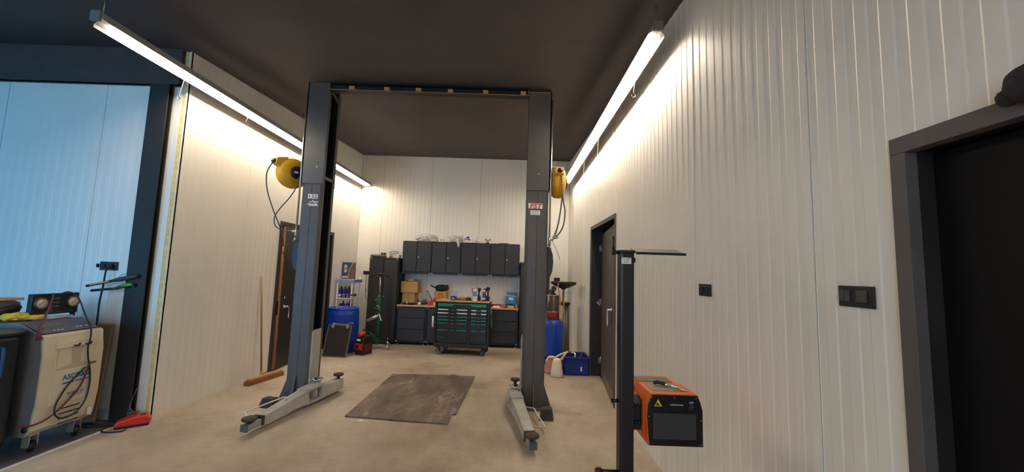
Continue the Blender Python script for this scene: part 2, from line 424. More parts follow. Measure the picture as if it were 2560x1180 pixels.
# right wall, ajar door (hinged on the far side)
d = thing('door_1', 'dark grey door standing ajar in the right wall', None, (XR, 5.7, 0), kind='structure')
fr = MB()
for y0, y1 in ((DR[0], DR[0]+.055), (DR[1]-.055, DR[1])): fr.box(XR-.012, XR+.02, y0, y1, 0, DR[3]-.0605, .002)
fr.box(XR-.012, XR+.02, DR[0], DR[1], DR[3]-.06, DR[3], .002)
each('frame_member', fr, FRAMEGREY, d)
rv = MB().box(XR, XR+.2, DR[1]-.06, DR[1]-.03, 0, DR[3]-.03).box(XR, XR+.2, DR[0]+.03, DR[0]+.05, 0, DR[3]-.03).box(XR, XR+.2, DR[0]+.03, DR[1]-.03, DR[3]-.06, DR[3]-.04).box(XR+.26, XR+.28, DR[0]-.3, DR[1]+.3, 0, 2.6)  # last box is a dark panel standing in for the unlit space behind
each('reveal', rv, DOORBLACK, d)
h0 = Vector((XR+.175, DR[1]-.08, 0)); h1 = Vector((XR+.0, DR[0]+.10, 0)); dv = (h1-h0).normalized(); nv = Vector((dv.y, -dv.x, 0))
if nv.x > 0: nv = -nv
mt = Matrix(((dv.x, nv.x, 0, h0.x), (dv.y, nv.y, 0, h0.y), (0, 0, 1, 0), (0, 0, 0, 1))); LL = (h1-h0).length
leaf = obj('door_leaf', MB().box(0, LL, -.055, 0, .012, 2.335, .003, mtx=mt), DOORGREY, d)
obj('kick_plate', MB().box(.02, LL-.02, 0, .004, .02, .16, mtx=mt), mat('kick_plate_grey', (112, 108, 104), .4, .4), leaf)
lp = mt @ Vector((LL-.16, 0, 1.19)); lever(leaf, lp, -dv, nv, HANDLEW, .13, .012, .22)
obj('lock_plate', MB().box(LL-.19, LL-.13, 0, .004, 1.02, 1.24, .001, mtx=mt), mat('plate_dark', (48, 46, 45), .4, .6), leaf)
for z in (.25, 1.2, 2.1): obj('hinge', MB().cyl((h0.x-.01, h0.y, z-.06), (h0.x-.01, h0.y, z+.06), .011).box(h0.x-.05, h0.x, h0.y+.0, h0.y+.01, z-.045, z+.045), STEEL, d)
obj('hook', MB().tube([(XR+.1, DR[1]-.07, 1.19), (XR+.09, DR[1]-.14, 1.2), (XR+.12, DR[1]-.2, 1.15)], .012, 8, 3), STEEL, d)
# near door in the right wall
d = thing('door_2', 'black door in a grey frame at the right edge', None, (XR, .85, 0), kind='structure')
fr = MB()
for y0, y1 in ((DN[0], DN[0]+.052), (DN[1]-.052, DN[1])): fr.box(XR-.014, XR+.03, y0, y1, 0, DN[3]-.0585, .002)
fr.box(XR-.014, XR+.03, DN[0], DN[1], DN[3]-.058, DN[3], .002)
each('frame_member', fr, FRAMEGREY, d)
each('reveal', MB().box(XR+.03, XR+.13, DN[1]-.05, DN[1]-.02, 0, DN[3]-.02).box(XR+.03, XR+.13, DN[0]+.02, DN[0]+.05, 0, DN[3]-.02).box(XR+.03, XR+.13, DN[0]+.02, DN[1]-.02, DN[3]-.05, DN[3]-.02), DOORBLACK, d)
lf = obj('door_leaf', MB().box(XR+.085, XR+.13, DN[0]+.052, DN[1]-.052, .01, DN[3]-.06, .003), mat('door_near_black', (9, 8, 10), .6, spec=.25), d)
lever(lf, (XR+.085, DN[0]+.13, 1.05), (0, 1, 0), (-1, 0, 0))
# left wall, ajar door with bare wooden edge
d = thing('door_3', 'black door with bare wooden edge standing ajar in the left wall', None, (XL, 6.95, 0), kind='structure')
fr = MB()
for y0, y1 in ((DL[0], DL[0]+.06), (DL[1]-.07, DL[1])): fr.box(XL-.02, XL+.014, y0, y1, 0, DL[3]-.0605, .002)
fr.box(XL-.02, XL+.014, DL[0], DL[1], DL[3]-.06, DL[3], .002)
each('frame_member', fr, mat('frame_dark', (52, 49, 48), .55), d)
each('reveal', MB().box(XL-.2, XL, DL[1]-.07, DL[1]-.03, 0, DL[3]-.03).box(XL-.2, XL, DL[0]+.03, DL[0]+.05, 0, DL[3]-.03).box(XL-.2, XL, DL[0]+.03, DL[1]-.03, DL[3]-.06, DL[3]-.04).box(XL-.28, XL-.26, DL[0]-.3, DL[1]+.3, 0, 2.5), DOORBLACK, d)  # last box again a dark panel, painted for the unlit space beyond
h0 = Vector((XL-.10, DL[1]-.10, 0)); h1 = Vector((XL+.055, DL[0]+.09, 0)); dv = (h1-h0).normalized(); nv = Vector((dv.y, -dv.x, 0))
if nv.x < 0: nv = -nv
mt = Matrix(((dv.x, nv.x, 0, h0.x), (dv.y, nv.y, 0, h0.y), (0, 0, 1, 0), (0, 0, 0, 1))); LL = (h1-h0).length
leaf = obj('door_leaf', MB().box(0, LL-.006, -.075, 0, .012, 2.275, .002, mtx=mt), DOORBLACK, d)
obj('door_edge', MB().box(LL-.006, LL+.004, -.072, -.004, .014, 2.27, mtx=mt), WOODEDGE, leaf, 'bare orange-brown wooden door edge')
obj('latch_plate', MB().box(LL+.004, LL+.007, -.05, -.025, .86, 1.08, mtx=mt), mat('plate_dark', (48, 46, 45), .4, .6), leaf)
lp = mt @ Vector((LL-.13, 0, .98)); lever(leaf, lp, -dv, nv, CHROME, .13, .012, .19)
obj('escutcheon', MB().lathe([(.022, 0), (.022, .008), (.0, .009)], mt @ Vector((LL-.12, 0, 1.12)), nv, 16), CHROME, leaf)
for z in (.25, 1.15, 2.07): obj('hinge', MB().cyl((h0.x+.012, h0.y, z-.06), (h0.x+.012, h0.y, z+.06), .012).box(h0.x, h0.x+.07, h0.y+.012, h0.y+.022, z-.03, z+.03), STEEL, d)

# ------------------------------------------------------------------ LED batten rows
TUBE = mat('led_tube', (255, 245, 230), .5, emit=(LED_COLOUR, LED_STRENGTH))
TUBEFILL = mat('led_tube_front', (255, 245, 230), .5, emit=(LED_COLOUR, LED_STRENGTH*0.9))  # weaker glow for the added fill rows
BATTEN = mat('batten_grey', (150, 150, 150), .5, var=.05)
def light_row(label, x, y0, y1, z, wires):
    t = thing('light_batten', label, 'ceiling light', (x, (y0+y1)/2, z), 'LED batten rows under the ceiling')
    obj('housing', MB().box(x-.035, x+.035, y0-.14, y1+.03, z+.022, z+.075, .006), BATTEN, t)
    rf = MB()
    for s_ in (-1, 1):
        rf.add([(x+s_*.02, y0-.1, z+.03), (x+s_*.066, y0-.1, z-.004), (x+s_*.066, y1+.02, z-.004), (x+s_*.02, y1+.02, z+.03),
                (x+s_*.02, y0-.1, z+.033), (x+s_*.068, y0-.1, z-.002), (x+s_*.068, y1+.02, z-.002), (x+s_*.02, y1+.02, z+.033)],
               [[0, 1, 2, 3], [7, 6, 5, 4], [0, 4, 5, 1], [1, 5, 6, 2], [2, 6, 7, 3], [3, 7, 4, 0]])
    ws = 1 if x > -1 else -1                        # deeper lip on the wall side
    a_, b_ = x+ws*.066, x+ws*.070
    rf.box(min(a_, b_), max(a_, b_), y0-.1, y1+.02, z-.034, z)
    each('reflector', rf, BATTEN, t)
    n = 4; L = (y1-y0)/n
    for i in range(n):
        arc = [(x-.036, z+.008), (x-.034, z-.002), (x-.028, z-.006), (x+.028, z-.006), (x+.034, z-.002), (x+.036, z+.008)]
        m_ = MB().prism(arc, y0+i*L+.006, y0+(i+1)*L-.006, 'xz')
        obj('led_tube', m_, TUBE, t)
    for ye in (y0-.15, y1+.03): obj('end_cap', MB().box(x-.04, x+.04, ye-.012, ye+.012, z-.01, z+.078, .004), mat('batten_cap', (118, 118, 118), .5), t)
    for yy in (y0-.1, (y0+y1)/2, y1-.2):
        obj('suspension_wire', MB().cyl((x, yy, z+.07), (x, yy, cz(yy)), .003, n=6), STEEL, t)
    for yy, l, hook in wires:
        w = [(x+.02, yy, z+.03), (x+.045, yy, z-.06), (x+.04, yy-.01, z-l*.6), (x+.03, yy-.02, z-l)]
        if hook: w += [(x+.05, yy-.02, z-l-.03), (x+.02, yy-.02, z-l-.05), (x+.01, yy-.02, z-l-.02)]
        obj('loose_wire', MB().tube(w, .003, 6, 4), STEEL, t)
    return t
light_row('long glowing LED batten row along the left wall', -3.50, 3.12, 9.0, 3.615, [(3.79, .26, True), (4.76, .16, False)])
light_row('long glowing LED batten row along the right wall', 1.15, 3.13, 8.4, 3.685, [(3.74, .18, True), (5.39, .38, True), (6.47, .4, False)])

def fill_row(label, y, x0, x1, z):  # rows added out of view behind the camera as fill light
    t = thing('light_batten', label, 'ceiling light', ((x0+x1)/2, y, z), 'LED batten rows under the ceiling')
    obj('housing', MB().box(x0-.1, x1+.1, y-.035, y+.035, z+.022, z+.075, .006), BATTEN, t)
    for k in range(2):
        L = (x1-x0)/2
        obj('led_tube', MB().prism([(y-.04, z+.008), (y-.034, z-.005), (y+.034, z-.005), (y+.04, z+.008)], x0+k*L+.005, x0+(k+1)*L-.005, 'yz'), TUBEFILL, t)
    for xx in (x0+.2, x1-.2): obj('suspension_wire', MB().cyl((xx, y, z+.07), (xx, y, cz(y)), .003, n=6), STEEL, t)
fill_row('LED batten row across the middle of the front hall', -2.0, -3.0, -.2, 3.2)
fill_row('LED batten row across the hall next to the front wall', -3.3, -3.0, -.2, 3.1)

# ------------------------------------------------------------------ two-post lift
LF = thing('two_post_lift', 'anthracite two-post car lift with grey swing arms', 'car lift', (-1.15, 5.0, 0))
def lift_column(side):
    # side -1: left column opening towards +X, side +1: right column opening towards -X
    s = -side
    if side < 0: xo, xi, y0, y1 = -2.745, -2.475, 4.85, 5.16
    else: xo, xi, y0, y1 = .446, .165, 4.85, 5.16
    def bx(m, a, b, *r, **k): return m.box(min(a, b), max(a, b), *r, **k)
    m = MB()
    # folded lower profile: two flanges, web, lips; a shallow fold down the middle of the front flange
    xm = (xo+xi)/2; ch = .03
    pts = [(xo, y0+ch), (xo+s*ch, y0+.004), (xm-s*.004, y0), (xm, y0+.004), (xm+s*.004, y0), (xi-s*ch, y0+.004), (xi, y0+ch), (xi, y0+.055), (xi-s*.008, y0+.055), (xi-s*.008, y0+ch+.006), (xi-s*(ch+.004), y0+.012), (xo+s*.012, y0+.012),
           (xo+s*.012, y1-.012), (xi-s*.008, y1-.012), (xi-s*.008, y1-.055), (xi, y1-.055), (xi, y1), (xo, y1)]
    n = len(pts); z0, z1 = 0.02, 2.72; zt = 4.068 if side < 0 else 4.03
    m.add([(p[0], p[1], z0) for p in pts]+[(p[0], p[1], z1) for p in pts], [[i, (i+1) % n, n+(i+1) % n, n+i] for i in range(n)])
    col = obj('column', m, LIFTGREY, LF)
    # upper sleeve
    u = MB(); e = .012
    for bxs in ((xo-s*e, xi, y0-e, y0), (xo-s*e, xo, y0-e, y1+e), (xo-s*e, xi, y1, y1+e)):
        bx(u, bxs[0], bxs[1], bxs[2], bxs[3], 2.712, zt)
    bx(u, xi-s*.008, xi, y0, y0+.05, 2.712, zt); bx(u, xi-s*.008, xi, y1-.05, y1, 2.712, zt)
    each('sleeve_plate', u, LIFTGREY, col)
    # cross ties inside the open channel
    tt = MB().box(min(xi, xi-s*.012), max(xi, xi-s*.012), y0+.02, y1-.02, 2.78, 2.82)
    tt.add([(xi, y0+.0, 3.97), (xi, y0+.0, 4.02), (xi, y1-.03, 3.93), (xi, y1-.03, 3.88), (xi-s*.01, y0+.0, 3.97), (xi-s*.01, y0+.0, 4.02), (xi-s*.01, y1-.03, 3.93), (xi-s*.01, y1-.03, 3.88)], [[0, 1, 2, 3], [7, 6, 5, 4], [0, 4, 5, 1], [1, 5, 6, 2], [2, 6, 7, 3], [3, 7, 4, 0]])
    each('tie_strap', tt, LIFTGREY, col)
    k = MB(); bx(k, xo+s*.014, xo+s*.02, y0+.02, y1-.02, .03, 4.0)
    bx(k, xo+s*.02, xi-s*.02, y1-.03, y1-.02, .03, 4.0)
    each('inner_lining', k, LIFTDARK, col)
    # base plate, gussets, anchor bolts
    bp = MB(); bx(bp, xo-s*.09, xi+s*.06, y0-.1, y1+.1, 0, .018, bev=.003)
    obj('base_plate', bp, LIFTGREY, col)
    g = MB()
    for yy in (y0+.05, y1-.06):
        g.prism([(xo, .02), (xo-s*.085, .02), (xo-s*.03, .18), (xo, .27)], yy, yy+.014, 'xz')
    g.prism([(y0, .02), (y0-.09, .02), (y0-.02, .28), (y0, .3)], min(xm, xm-s*.014), max(xm, xm-s*.014), 'yz')
    each('gusset', g, LIFTGREY, col)
    b = MB()
    for yy in (y0-.05, (y0+y1)/2, y1+.05): b.lathe([(.016, 0), (.016, .014), (.009, .015), (.009, .035)], (xo-s*.055, yy, .018), (0, 0, 1), 8)
    each('anchor_bolt', b, STEEL, col)
    # head screws
    for zz, r in ((2.925, .011), (2.985, .005)):
        obj('screw', MB().lathe([(r, 0), (r, .006), (r*.5, .010), (0.0005, .011)], (xm+s*.05*(1 if side < 0 else -.0), y0-e, zz), (0, -1, 0), 14), CHROME if r > .008 else INKBLK, col)
    sc = MB()
    for zz in (2.2, 1.75, 1.3, .85, .5): sc.lathe([(.004, 0), (.004, .003)], (xm+s*.002, y0, zz), (0, -1, 0), 8)
    each('rivet', sc, STEEL, col)
    # pipe on the outer front edge
    px = xo-s*.022
    obj('pipe', MB().tube([(px, y0+.0, 2.06), (px, y0+.0, 3.93)], .012, 12), mat('galvanised_pipe', (205, 205, 200), .25, .85), col)
    f = MB().cyl((px, y0, 2.0), (px, y0, 2.1), .018).cyl((px, y0, 2.075), (px-s*.05, y0-.01, 2.08), .013).cyl((px+s*.0, y0, 2.0), (px-s*.02, y0, 1.95), .014)
    obj('pipe_fitting', f, STEEL, col)
    # rounded black cover on the outer side
    cv = MB(); pr = [(xo, 2.0), (xo-s*.04, 1.985), (xo-s*.075, 1.9), (xo-s*.085, 1.8), (xo-s*.075, 1.68), (xo-s*.045, 1.6), (xo, 1.57)]
    cv.prism(pr, y0+.05, y1-.06, 'xz', .008)
    obj('side_cover', cv, mat('cover_black', (42, 44, 48), .45), col)
    # carriage guard plate
    c = MB(); bx(c, xi-s*.005, xi+s*.01, y0+.06, y1-.06, .13, .845, bev=.002); bx(c, xi-s*.0, xi+s*.02, y0+.03, y0+.06, .1, .83)
    ca = obj('carriage', c, ARMGREY, LF)
    obj('carriage_edge', MB().box(min(xi, xi+s*.012), max(xi, xi+s*.012), y1-.058, y1-.045, .12, .845), mat('rust_edge', (96, 70, 46), .7), ca)
    return col, xo, xi, y0, s
colL, *_ = lift_column(-1)
colR, *_ = lift_column(1)
# right column head: frayed tape and ledge
each('tape', MB().box(.146, .153, 4.835, 4.90, 3.985, 4.06).box(.155, .442, 4.832, 4.838, 4.020, 4.028), mat('tape_tan', (168, 134, 86), .6), colR)
obj('top_ledge', MB().box(.157, .45, 4.85, 5.14, 4.031, 4.070), LIFTDARK, colR)
# overhead beam (channel open to the front) with tan blocks
cb = MB().box(-2.47, .16, 4.88, 4.895, 3.955, 4.064).box(-2.47, .16, 4.80, 4.895, 4.053, 4.065).box(-2.47, .16, 4.80, 4.895, 3.952, 3.964)
beam = obj('crossbeam', cb, LIFTDARK, LF)
obj('beam_lip', MB().box(-2.47, .16, 4.794, 4.80, 3.953, 3.965), mat('lip_tan', (146, 108, 72), .7), beam)  # lit flange edge painted as a tan strip
for px in (-2.175, -1.716, -1.30, -.878, -.417, .078):
    obj('block', MB().box(px-.034, px+.034, 4.802, 4.879, 3.966, 4.018, .003), TAN, beam)

def pad(parent, x, y, z0, z1, r=.066, stem=True):
    p = obj('lifting_pad', MB().lathe([(.02, z1-.026), (r*.9, z1-.026), (r, z1-.02), (r, z1-.005), (r*.94, z1), (.012, z1-.002)], (x, y, 0)), RUBBER, parent)
    obj('pad_stem', MB().cyl((x, y, z0), (x, y, z1-.03), .02), mat('stem_black', (36, 34, 33), .5), p)
def arm(side):
    if side < 0: p0, p1 = Vector((-2.335, 4.76, 0)), Vector((-2.505, 3.87, 0))
    else: p0, p1 = Vector((.085, 4.74, 0)), Vector((.24, 3.70, 0))
    d = (p1-p0).normalized(); L = (p1-p0).length; q = Vector((-d.y, d.x, 0))
    e0 = p0+d*.16; e1 = p0+d*(L-.12)
    a = obj('lift_arm', MB().beam(e0, e1, .135, .10, (.06, .215), (.055, .135), .006), ARMGREY, LF)
    obj('weld_seam', MB().beam(e0+d*.02, e1-d*.05, .139, .104, (.098, .104), (.088, .092)), mat('weld_grey', (192, 190, 184), .5), a)
    obj('collar', MB().beam(e1-d*.012, e1+d*.008, .108, .108, (.048, .142), (.048, .142), .002), mat('collar_dark', (58, 54, 50), .6), a)
    obj('extension', MB().beam(e1-d*.05, p1+d*.05, .075, .075, (.05, .115), (.045, .105), .004), mat('arm_ext_grey', (148, 152, 152), .5, var=.1), a)
    obj('end_cap', MB().beam(p1+d*.05, p1+d*.058, .078, .078, (.042, .108), (.042, .108)), mat('cap_slate', (88, 94, 98), .5), a)
    obj('lock_hole', MB().lathe([(.012, 0), (.012, .002)], e0+d*.28+Vector((0, 0, .180)), (0, 0, 1), 12), INKBLK, a)
    # pivot head
    h = MB().beam(p0-d*.10, p0+d*.2, .15, .14, (.05, .075), (.05, .075), .004).beam(p0-d*.08, p0+d*.21, .15, .14, (.2, .235), (.195, .225), .004)
    h.cyl((p0.x, p0.y, .06), (p0.x, p0.y, .245), .042)
    obj('pivot_head', h, ARMGREY, LF)
    pad(a, p1.x, p1.y, .1, .16)
    # bent wire foot guard on the outer side
    sd = -1 if side < 0 else 1
    qq = q if q.x*sd > 0 else -q
    gp = [(-2.46, 4.53, .14), (-2.60, 4.60, .12), (-2.83, 4.28, .055), (-2.56, 3.98, .075)] if side < 0 else [(.17, 4.56, .12), (.308, 4.555, .10), (.403, 4.15, .055), (.24, 4.13, .06)]
    obj('foot_guard', MB().tube(gp, .008, 8), mat('guard_pale', (206, 204, 196), .45), a)
    # rear arm
    r0 = p0-d*.02
    r1 = Vector((-2.24, 5.26, 0)) if side < 0 else Vector((.075, 5.22, 0))
    rd = (r1-r0).normalized()
    ra = obj('lift_arm', MB().beam(r0+rd*.05, r1, .12, .10, (.06, .20), (.06, .17), .005), ARMGREY, LF)
    obj('side_plate', MB().beam(r0-rd*.05, r1+rd*.02, .14, .12, (.045, .062), (.045, .062), .003), ARMGREY, ra)
    pad(ra, r1.x-.02*sd*(-1), r1.y-.02, .17, .235 if side < 0 else .255, .062)
    # chrome release lever tray on the pivot
    b = MB().lathe([(.035, 0), (.06, .03), (.065, .045), (.058, .045), (.03, .008)], (p0.x+.0, p0.y+.06, .235), (0, 0, 1), 20)
    b.tube([(p0.x-.05*sd*-1, p0.y-.02, .24), (p0.x+.06*sd, p0.y-.02, .29), (p0.x+.10*sd, p0.y-.0, .29)], .006, 8)
    obj('release_cup', b, CHROME, a)
arm(-1); arm(1)

# rubber wedge block beside the right column
one('wheel_chock', MB().add([(.36, 4.47, 0), (.52, 4.45, 0), (.54, 4.58, 0), (.38, 4.60, 0), (.385, 4.49, .12), (.50, 4.475, .12), (.515, 4.57, .12), (.395, 4.585, .12)], [[3, 2, 1, 0], [4, 5, 6, 7], [0, 1, 5, 4], [1, 2, 6, 5], [2, 3, 7, 6], [3, 0, 4, 7]]),
    mat('chock_dark', (62, 52, 45), .8, var=.2, scale=15), 'dark rubber chock on the floor beside the right lift column', 'chock')

one('wheel_chock', MB().add([(-2.88, 4.58, 0), (-2.70, 4.54, 0), (-2.68, 4.66, 0), (-2.86, 4.70, 0), (-2.85, 4.60, .10), (-2.72, 4.57, .10), (-2.70, 4.65, .10), (-2.83, 4.68, .10)], [[3, 2, 1, 0], [4, 5, 6, 7], [0, 1, 5, 4], [1, 2, 6, 5], [2, 3, 7, 6], [3, 0, 4, 7]]),
    mat('chock_dark', (62, 52, 45), .8), 'dark rubber chock on the floor beside the left lift column', 'chock')
# stickers on the columns
st = obj('sticker', MB().box(-2.652, -2.526, 4.8465, 4.850, 2.512, 2.570), PAPER, colL)
text('t 3.2', .056, (-2.589, 4.8455, 2.541), FACE_FRONT, mat('ink_purple', (58, 38, 66), .5), st)
st = obj('sticker', MB().prism([(-2.665, 2.437), (-2.635, 2.445), (-2.625, 2.478), (-2.595, 2.478), (-2.585, 2.498), (-2.575, 2.478), (-2.515, 2.478), (-2.53, 2.437), (-2.51, 2.418), (-2.62, 2.415), (-2.635, 2.43)], 4.8455, 4.850, 'xz'), PAPER, colL)
text('SPACE', .036, (-2.58, 4.8445, 2.455), FACE_FRONT, INKBLK, st, shear=.2)
obj('star', MB().prism([(-2.585, 2.475), (-2.578, 2.455), (-2.56, 2.43), (-2.59, 2.445), (-2.61, 2.425), (-2.598, 2.455)], 4.8435, 4.8445, 'xz'), INKRED, st)
st = obj('sticker', MB().box(.189, .370, 4.8465, 4.8515, 2.474, 2.543), PAPER, colR)
text('FST', .085, (.2795, 4.8455, 2.503), FACE_FRONT, INKRED, st, shear=.25, squash=1.15)
obj('print_bar', MB().box(.222, .363, 4.8455, 4.8462, 2.5275, 2.5335), INKRED, st)
st = obj('sticker', MB().box(.217, .341, 4.8465, 4.8515, 2.391, 2.450), PAPER, colR)
pl = MB()
for i, w in enumerate((.10, .08, .095, .07)): pl.box(.228, .228+w, 4.8457, 4.8463, 2.437-i*.012, 2.4405-i*.012)
each('print_line', pl, mat('ink_grey', (120, 120, 122), .6), st)

# ------------------------------------------------------------------ hose reels on the columns
def reel(label, cx, cy, z, yaw):
    t = thing('hose_reel', label, 'hose reel', (cx, cy, z), 'yellow hose reels on the lift columns')
    A = Vector((math.cos(yaw), math.sin(yaw), 0)); F = Vector((A.y, -A.x, 0))      # axle and mouth direction
    if F.y > 0: F = -F
    C = Vector((cx, cy, z)); r = .2; w = .095
    h = MB().lathe([(.03, -w), (.12, -w), (.165, -w+.012), (r-.006, -.05), (r, -.03), (r, -.004), (r-.006, 0), (r, .004), (r, .03), (r-.006, .05), (.165, w-.012), (.12, w), (.03, w)], C, A, 40)
    obj('casing', h, YELLOW, t)
    # outlet mouth: a tapered box on the rim
    def pt(f, a, zz): return C+F*f+A*a+Vector((0, 0, zz))
    m_ = MB()
    vs = [pt(.10, -.055, .195), pt(.10, .055, .195), pt(.235, .05, .155), pt(.235, -.05, .155), pt(.10, -.055, .03), pt(.10, .055, .03), pt(.245, .05, .075), pt(.245, -.05, .075)]
    m_.add(vs, [[0, 1, 2, 3], [7, 6, 5, 4], [0, 4, 5, 1], [1, 5, 6, 2], [2, 6, 7, 3], [3, 7, 4, 0]])
    mo = obj('outlet_mouth', m_, YELLOW, t)
    obj('mouth_insert', MB().lathe([(.034, 0), (.034, .02), (.022, .03), (.018, .045)], pt(.232, 0, .115), F+Vector((0, 0, -.5)), 16), BLACKPL, mo)
    each('hub', MB().lathe([(.085, 0), (.085, .016), (.07, .022), (.0005, .022)], C+A*w, A, 28).lathe([(.085, 0), (.085, .016), (.07, .022), (.0005, .022)], C-A*w, -A, 28), BLACKPL, t)
    obj('hub_label', MB().lathe([(.03, 0), (.03, .004)], C+A*(w+.022)+F*.02, A, 16, 1., .5), PAPER, t)
    return t, pt
xl = -2.955
t, pt = reel('yellow hose reel on the outer side of the left lift column', xl, 4.98, 2.862, R(-30))
obj('bracket', MB().box(-2.86, -2.755, 4.95, 5.01, 2.80, 3.0, .004).box(-2.775, -2.757, 4.9, 5.06, 2.78, 3.02), mat('bracket_dark', (60, 58, 56), .5), t)
a = pt(.26, 0, .09)
obj('hose', MB().tube([a, (-3.125, 4.72, 2.80), (-3.10, 4.72, 2.58), (-3.02, 4.76, 2.32), (-2.945, 4.8, 2.12), (-2.91, 4.83, 1.95), (-2.90, 4.84, 1.79)], .0068, 8, 6), HOSE, t)
obj('hose_nozzle', MB().cyl((-2.90, 4.84, 1.88), (-2.90, 4.84, 1.79), .014).cyl((-2.90, 4.84, 1.79), (-2.895, 4.84, 1.74), .009), mat('brass', (170, 130, 70), .35, .8), t)
obj('hose', MB().tube([(-2.82, 4.90, 2.80), (-2.82, 4.86, 2.66), (-2.87, 4.83, 2.52), (-2.97, 4.8, 2.36), (-3.03, 4.8, 2.24), (-3.0, 4.8, 2.13), (-2.90, 4.82, 2.085), (-2.80, 4.84, 2.08)], .0068, 8, 6), mat('hose_bluegrey', (52, 62, 80), .4), t)
t, pt = reel('yellow hose reel on the outer side of the right lift column', .577, 5.0, 2.85, 0)
obj('bracket', MB().box(.465, .60, 4.97, 5.03, 3.05, 3.07, .003).box(.464, .476, 4.95, 5.06, 2.8, 3.07), STEEL, t)
a = pt(.26, 0, .09)
obj('hose', MB().tube([(.60, 4.76, 2.90), (.605, 4.74, 2.70), (.625, 4.74, 2.55), (.648, 4.75, 2.42), (.63, 4.77, 2.25), (.57, 4.79, 2.14), (.50, 4.81, 2.10)], .009, 8, 6), HOSEGREY, t)
obj('hose', MB().tube([(.59, 4.76, 2.90), (.608, 4.75, 2.66), (.60, 4.76, 2.52), (.573, 4.78, 2.30), (.535, 4.8, 2.13)], .009, 8, 6), HOSEGREY, t)
g = MB().cyl((.50, 4.80, 2.09), (.57, 4.80, 2.11), .014).prism([(.50, 2.10), (.545, 2.21), (.53, 2.11)], 4.79, 4.81, 'xz').tube([(.50, 4.8, 2.06), (.55, 4.8, 1.97), (.60, 4.8, 1.83)], .004, 6)
obj('air_gun', g, STEEL, t)

# ------------------------------------------------------------------ worn sheet on the floor
def sheet_material():
    m = bpy.data.materials.new('worn_sheet'); m.use_nodes = True; nt = m.node_tree; b = nt.nodes['Principled BSDF']; L = nt.links.new; N = nt.nodes.new
    tc = N('ShaderNodeTexCoord')
    def nz(scale, st, detail=8, dist=0.):
        mp = N('ShaderNodeMapping'); mp.inputs['Scale'].default_value = st; L(tc.outputs['Object'], mp.inputs[0])
        n = N('ShaderNodeTexNoise'); n.inputs['Scale'].default_value = scale; n.inputs['Detail'].default_value = detail; n.inputs['Distortion'].default_value = dist; L(mp.outputs[0], n.inputs['Vector']); return n
    def ramp(src, a, c, ca, cb):
        r = N('ShaderNodeValToRGB'); r.color_ramp.elements[0].position = a; r.color_ramp.elements[1].position = c
        r.color_ramp.elements[0].color = (*ca, 1); r.color_ramp.elements[1].color = (*cb, 1); L(src, r.inputs[0]); return r
    base = ramp(nz(2.5, (1.6, .6, 1)).outputs[0], .3, .7, lin((70, 62, 57)), lin((134, 116, 102)))
    scuff = ramp(nz(2.2, (2.2, .8, 1), 12, 1.6).outputs[0], .56, .74, (0, 0, 0), (1, 1, 1))
    mx = N('ShaderNodeMix'); mx.data_type = 'RGBA'; q = N('ShaderNodeMath'); q.operation = 'MULTIPLY'; q.inputs[1].default_value = .7
    L(scuff.outputs[0], q.inputs[0]); L(q.outputs[0], mx.inputs[0]); L(base.outputs[0], mx.inputs[6]); mx.inputs[7].default_value = (*lin((172, 160, 148)), 1)
    dirt = ramp(nz(4, (1, 1, 1), 8, .5).outputs[0], .58, .75, (0, 0, 0), (1, 1, 1)); q2 = N('ShaderNodeMath'); q2.operation = 'MULTIPLY'; q2.inputs[1].default_value = .6; L(dirt.outputs[0], q2.inputs[0])
    mx2 = N('ShaderNodeMix'); mx2.data_type = 'RGBA'; L(q2.outputs[0], mx2.inputs[0]); L(mx.outputs[2], mx2.inputs[6]); mx2.inputs[7].default_value = (*lin((58, 50, 46)), 1)
    L(mx2.outputs[2], b.inputs['Base Color']); b.inputs['Roughness'].default_value = .55
    bp = N('ShaderNodeBump'); bp.inputs['Strength'].default_value = .25; bp.inputs['Distance'].default_value = .01; L(nz(9, (1, 1, 1)).outputs[0], bp.inputs['Height']); L(bp.outputs[0], b.inputs['Normal'])
    return m
poly = [(-1.79, 4.385), (-.635, 4.265), (-.625, 4.53), (-.605, 4.53), (-.60, 4.545), (-.53, 4.56), (-.515, 6.15), (-1.15, 6.145), (-1.79, 6.13)]
poly = [(-1.79, 4.385), (-1.3, 4.335), (-1.29, 4.325), (-.635, 4.262), (-.63, 4.535), (-.585, 4.54), (-.525, 6.15), (-1.1, 6.16), (-1.80, 6.13)]
fm = one('floor_sheet', MB().prism(poly, 0.001, .016, 'xy'), sheet_material(), 'worn grey-brown sheet lying on the floor between the lift columns', 'sheet')
for i, (x, y) in enumerate(((-1.37, 5.36), (-1.70, 4.55), (-.88, 4.92), (-.70, 5.1))):
    obj('hole', MB().lathe([(.014, .0150), (.014, .0165)], (x, y, 0), (0, 0, 1), 10), INKBLK, fm)
one('paper_scrap', MB().prism([(-1.62, 4.30), (-1.56, 4.285), (-1.54, 4.31), (-1.60, 4.325)], .001, .004, 'xy'), PAPER, 'small white scrap by the front edge of the worn floor sheet', 'scrap')
one('red_scrap', MB().blob((-.86, 6.19, .01), (.05, .025, .012), .3, 2, 3, 2, .001), mat('scrap_red', (188, 84, 70), .6), 'small red scrap at the back edge of the worn floor sheet', 'scrap')

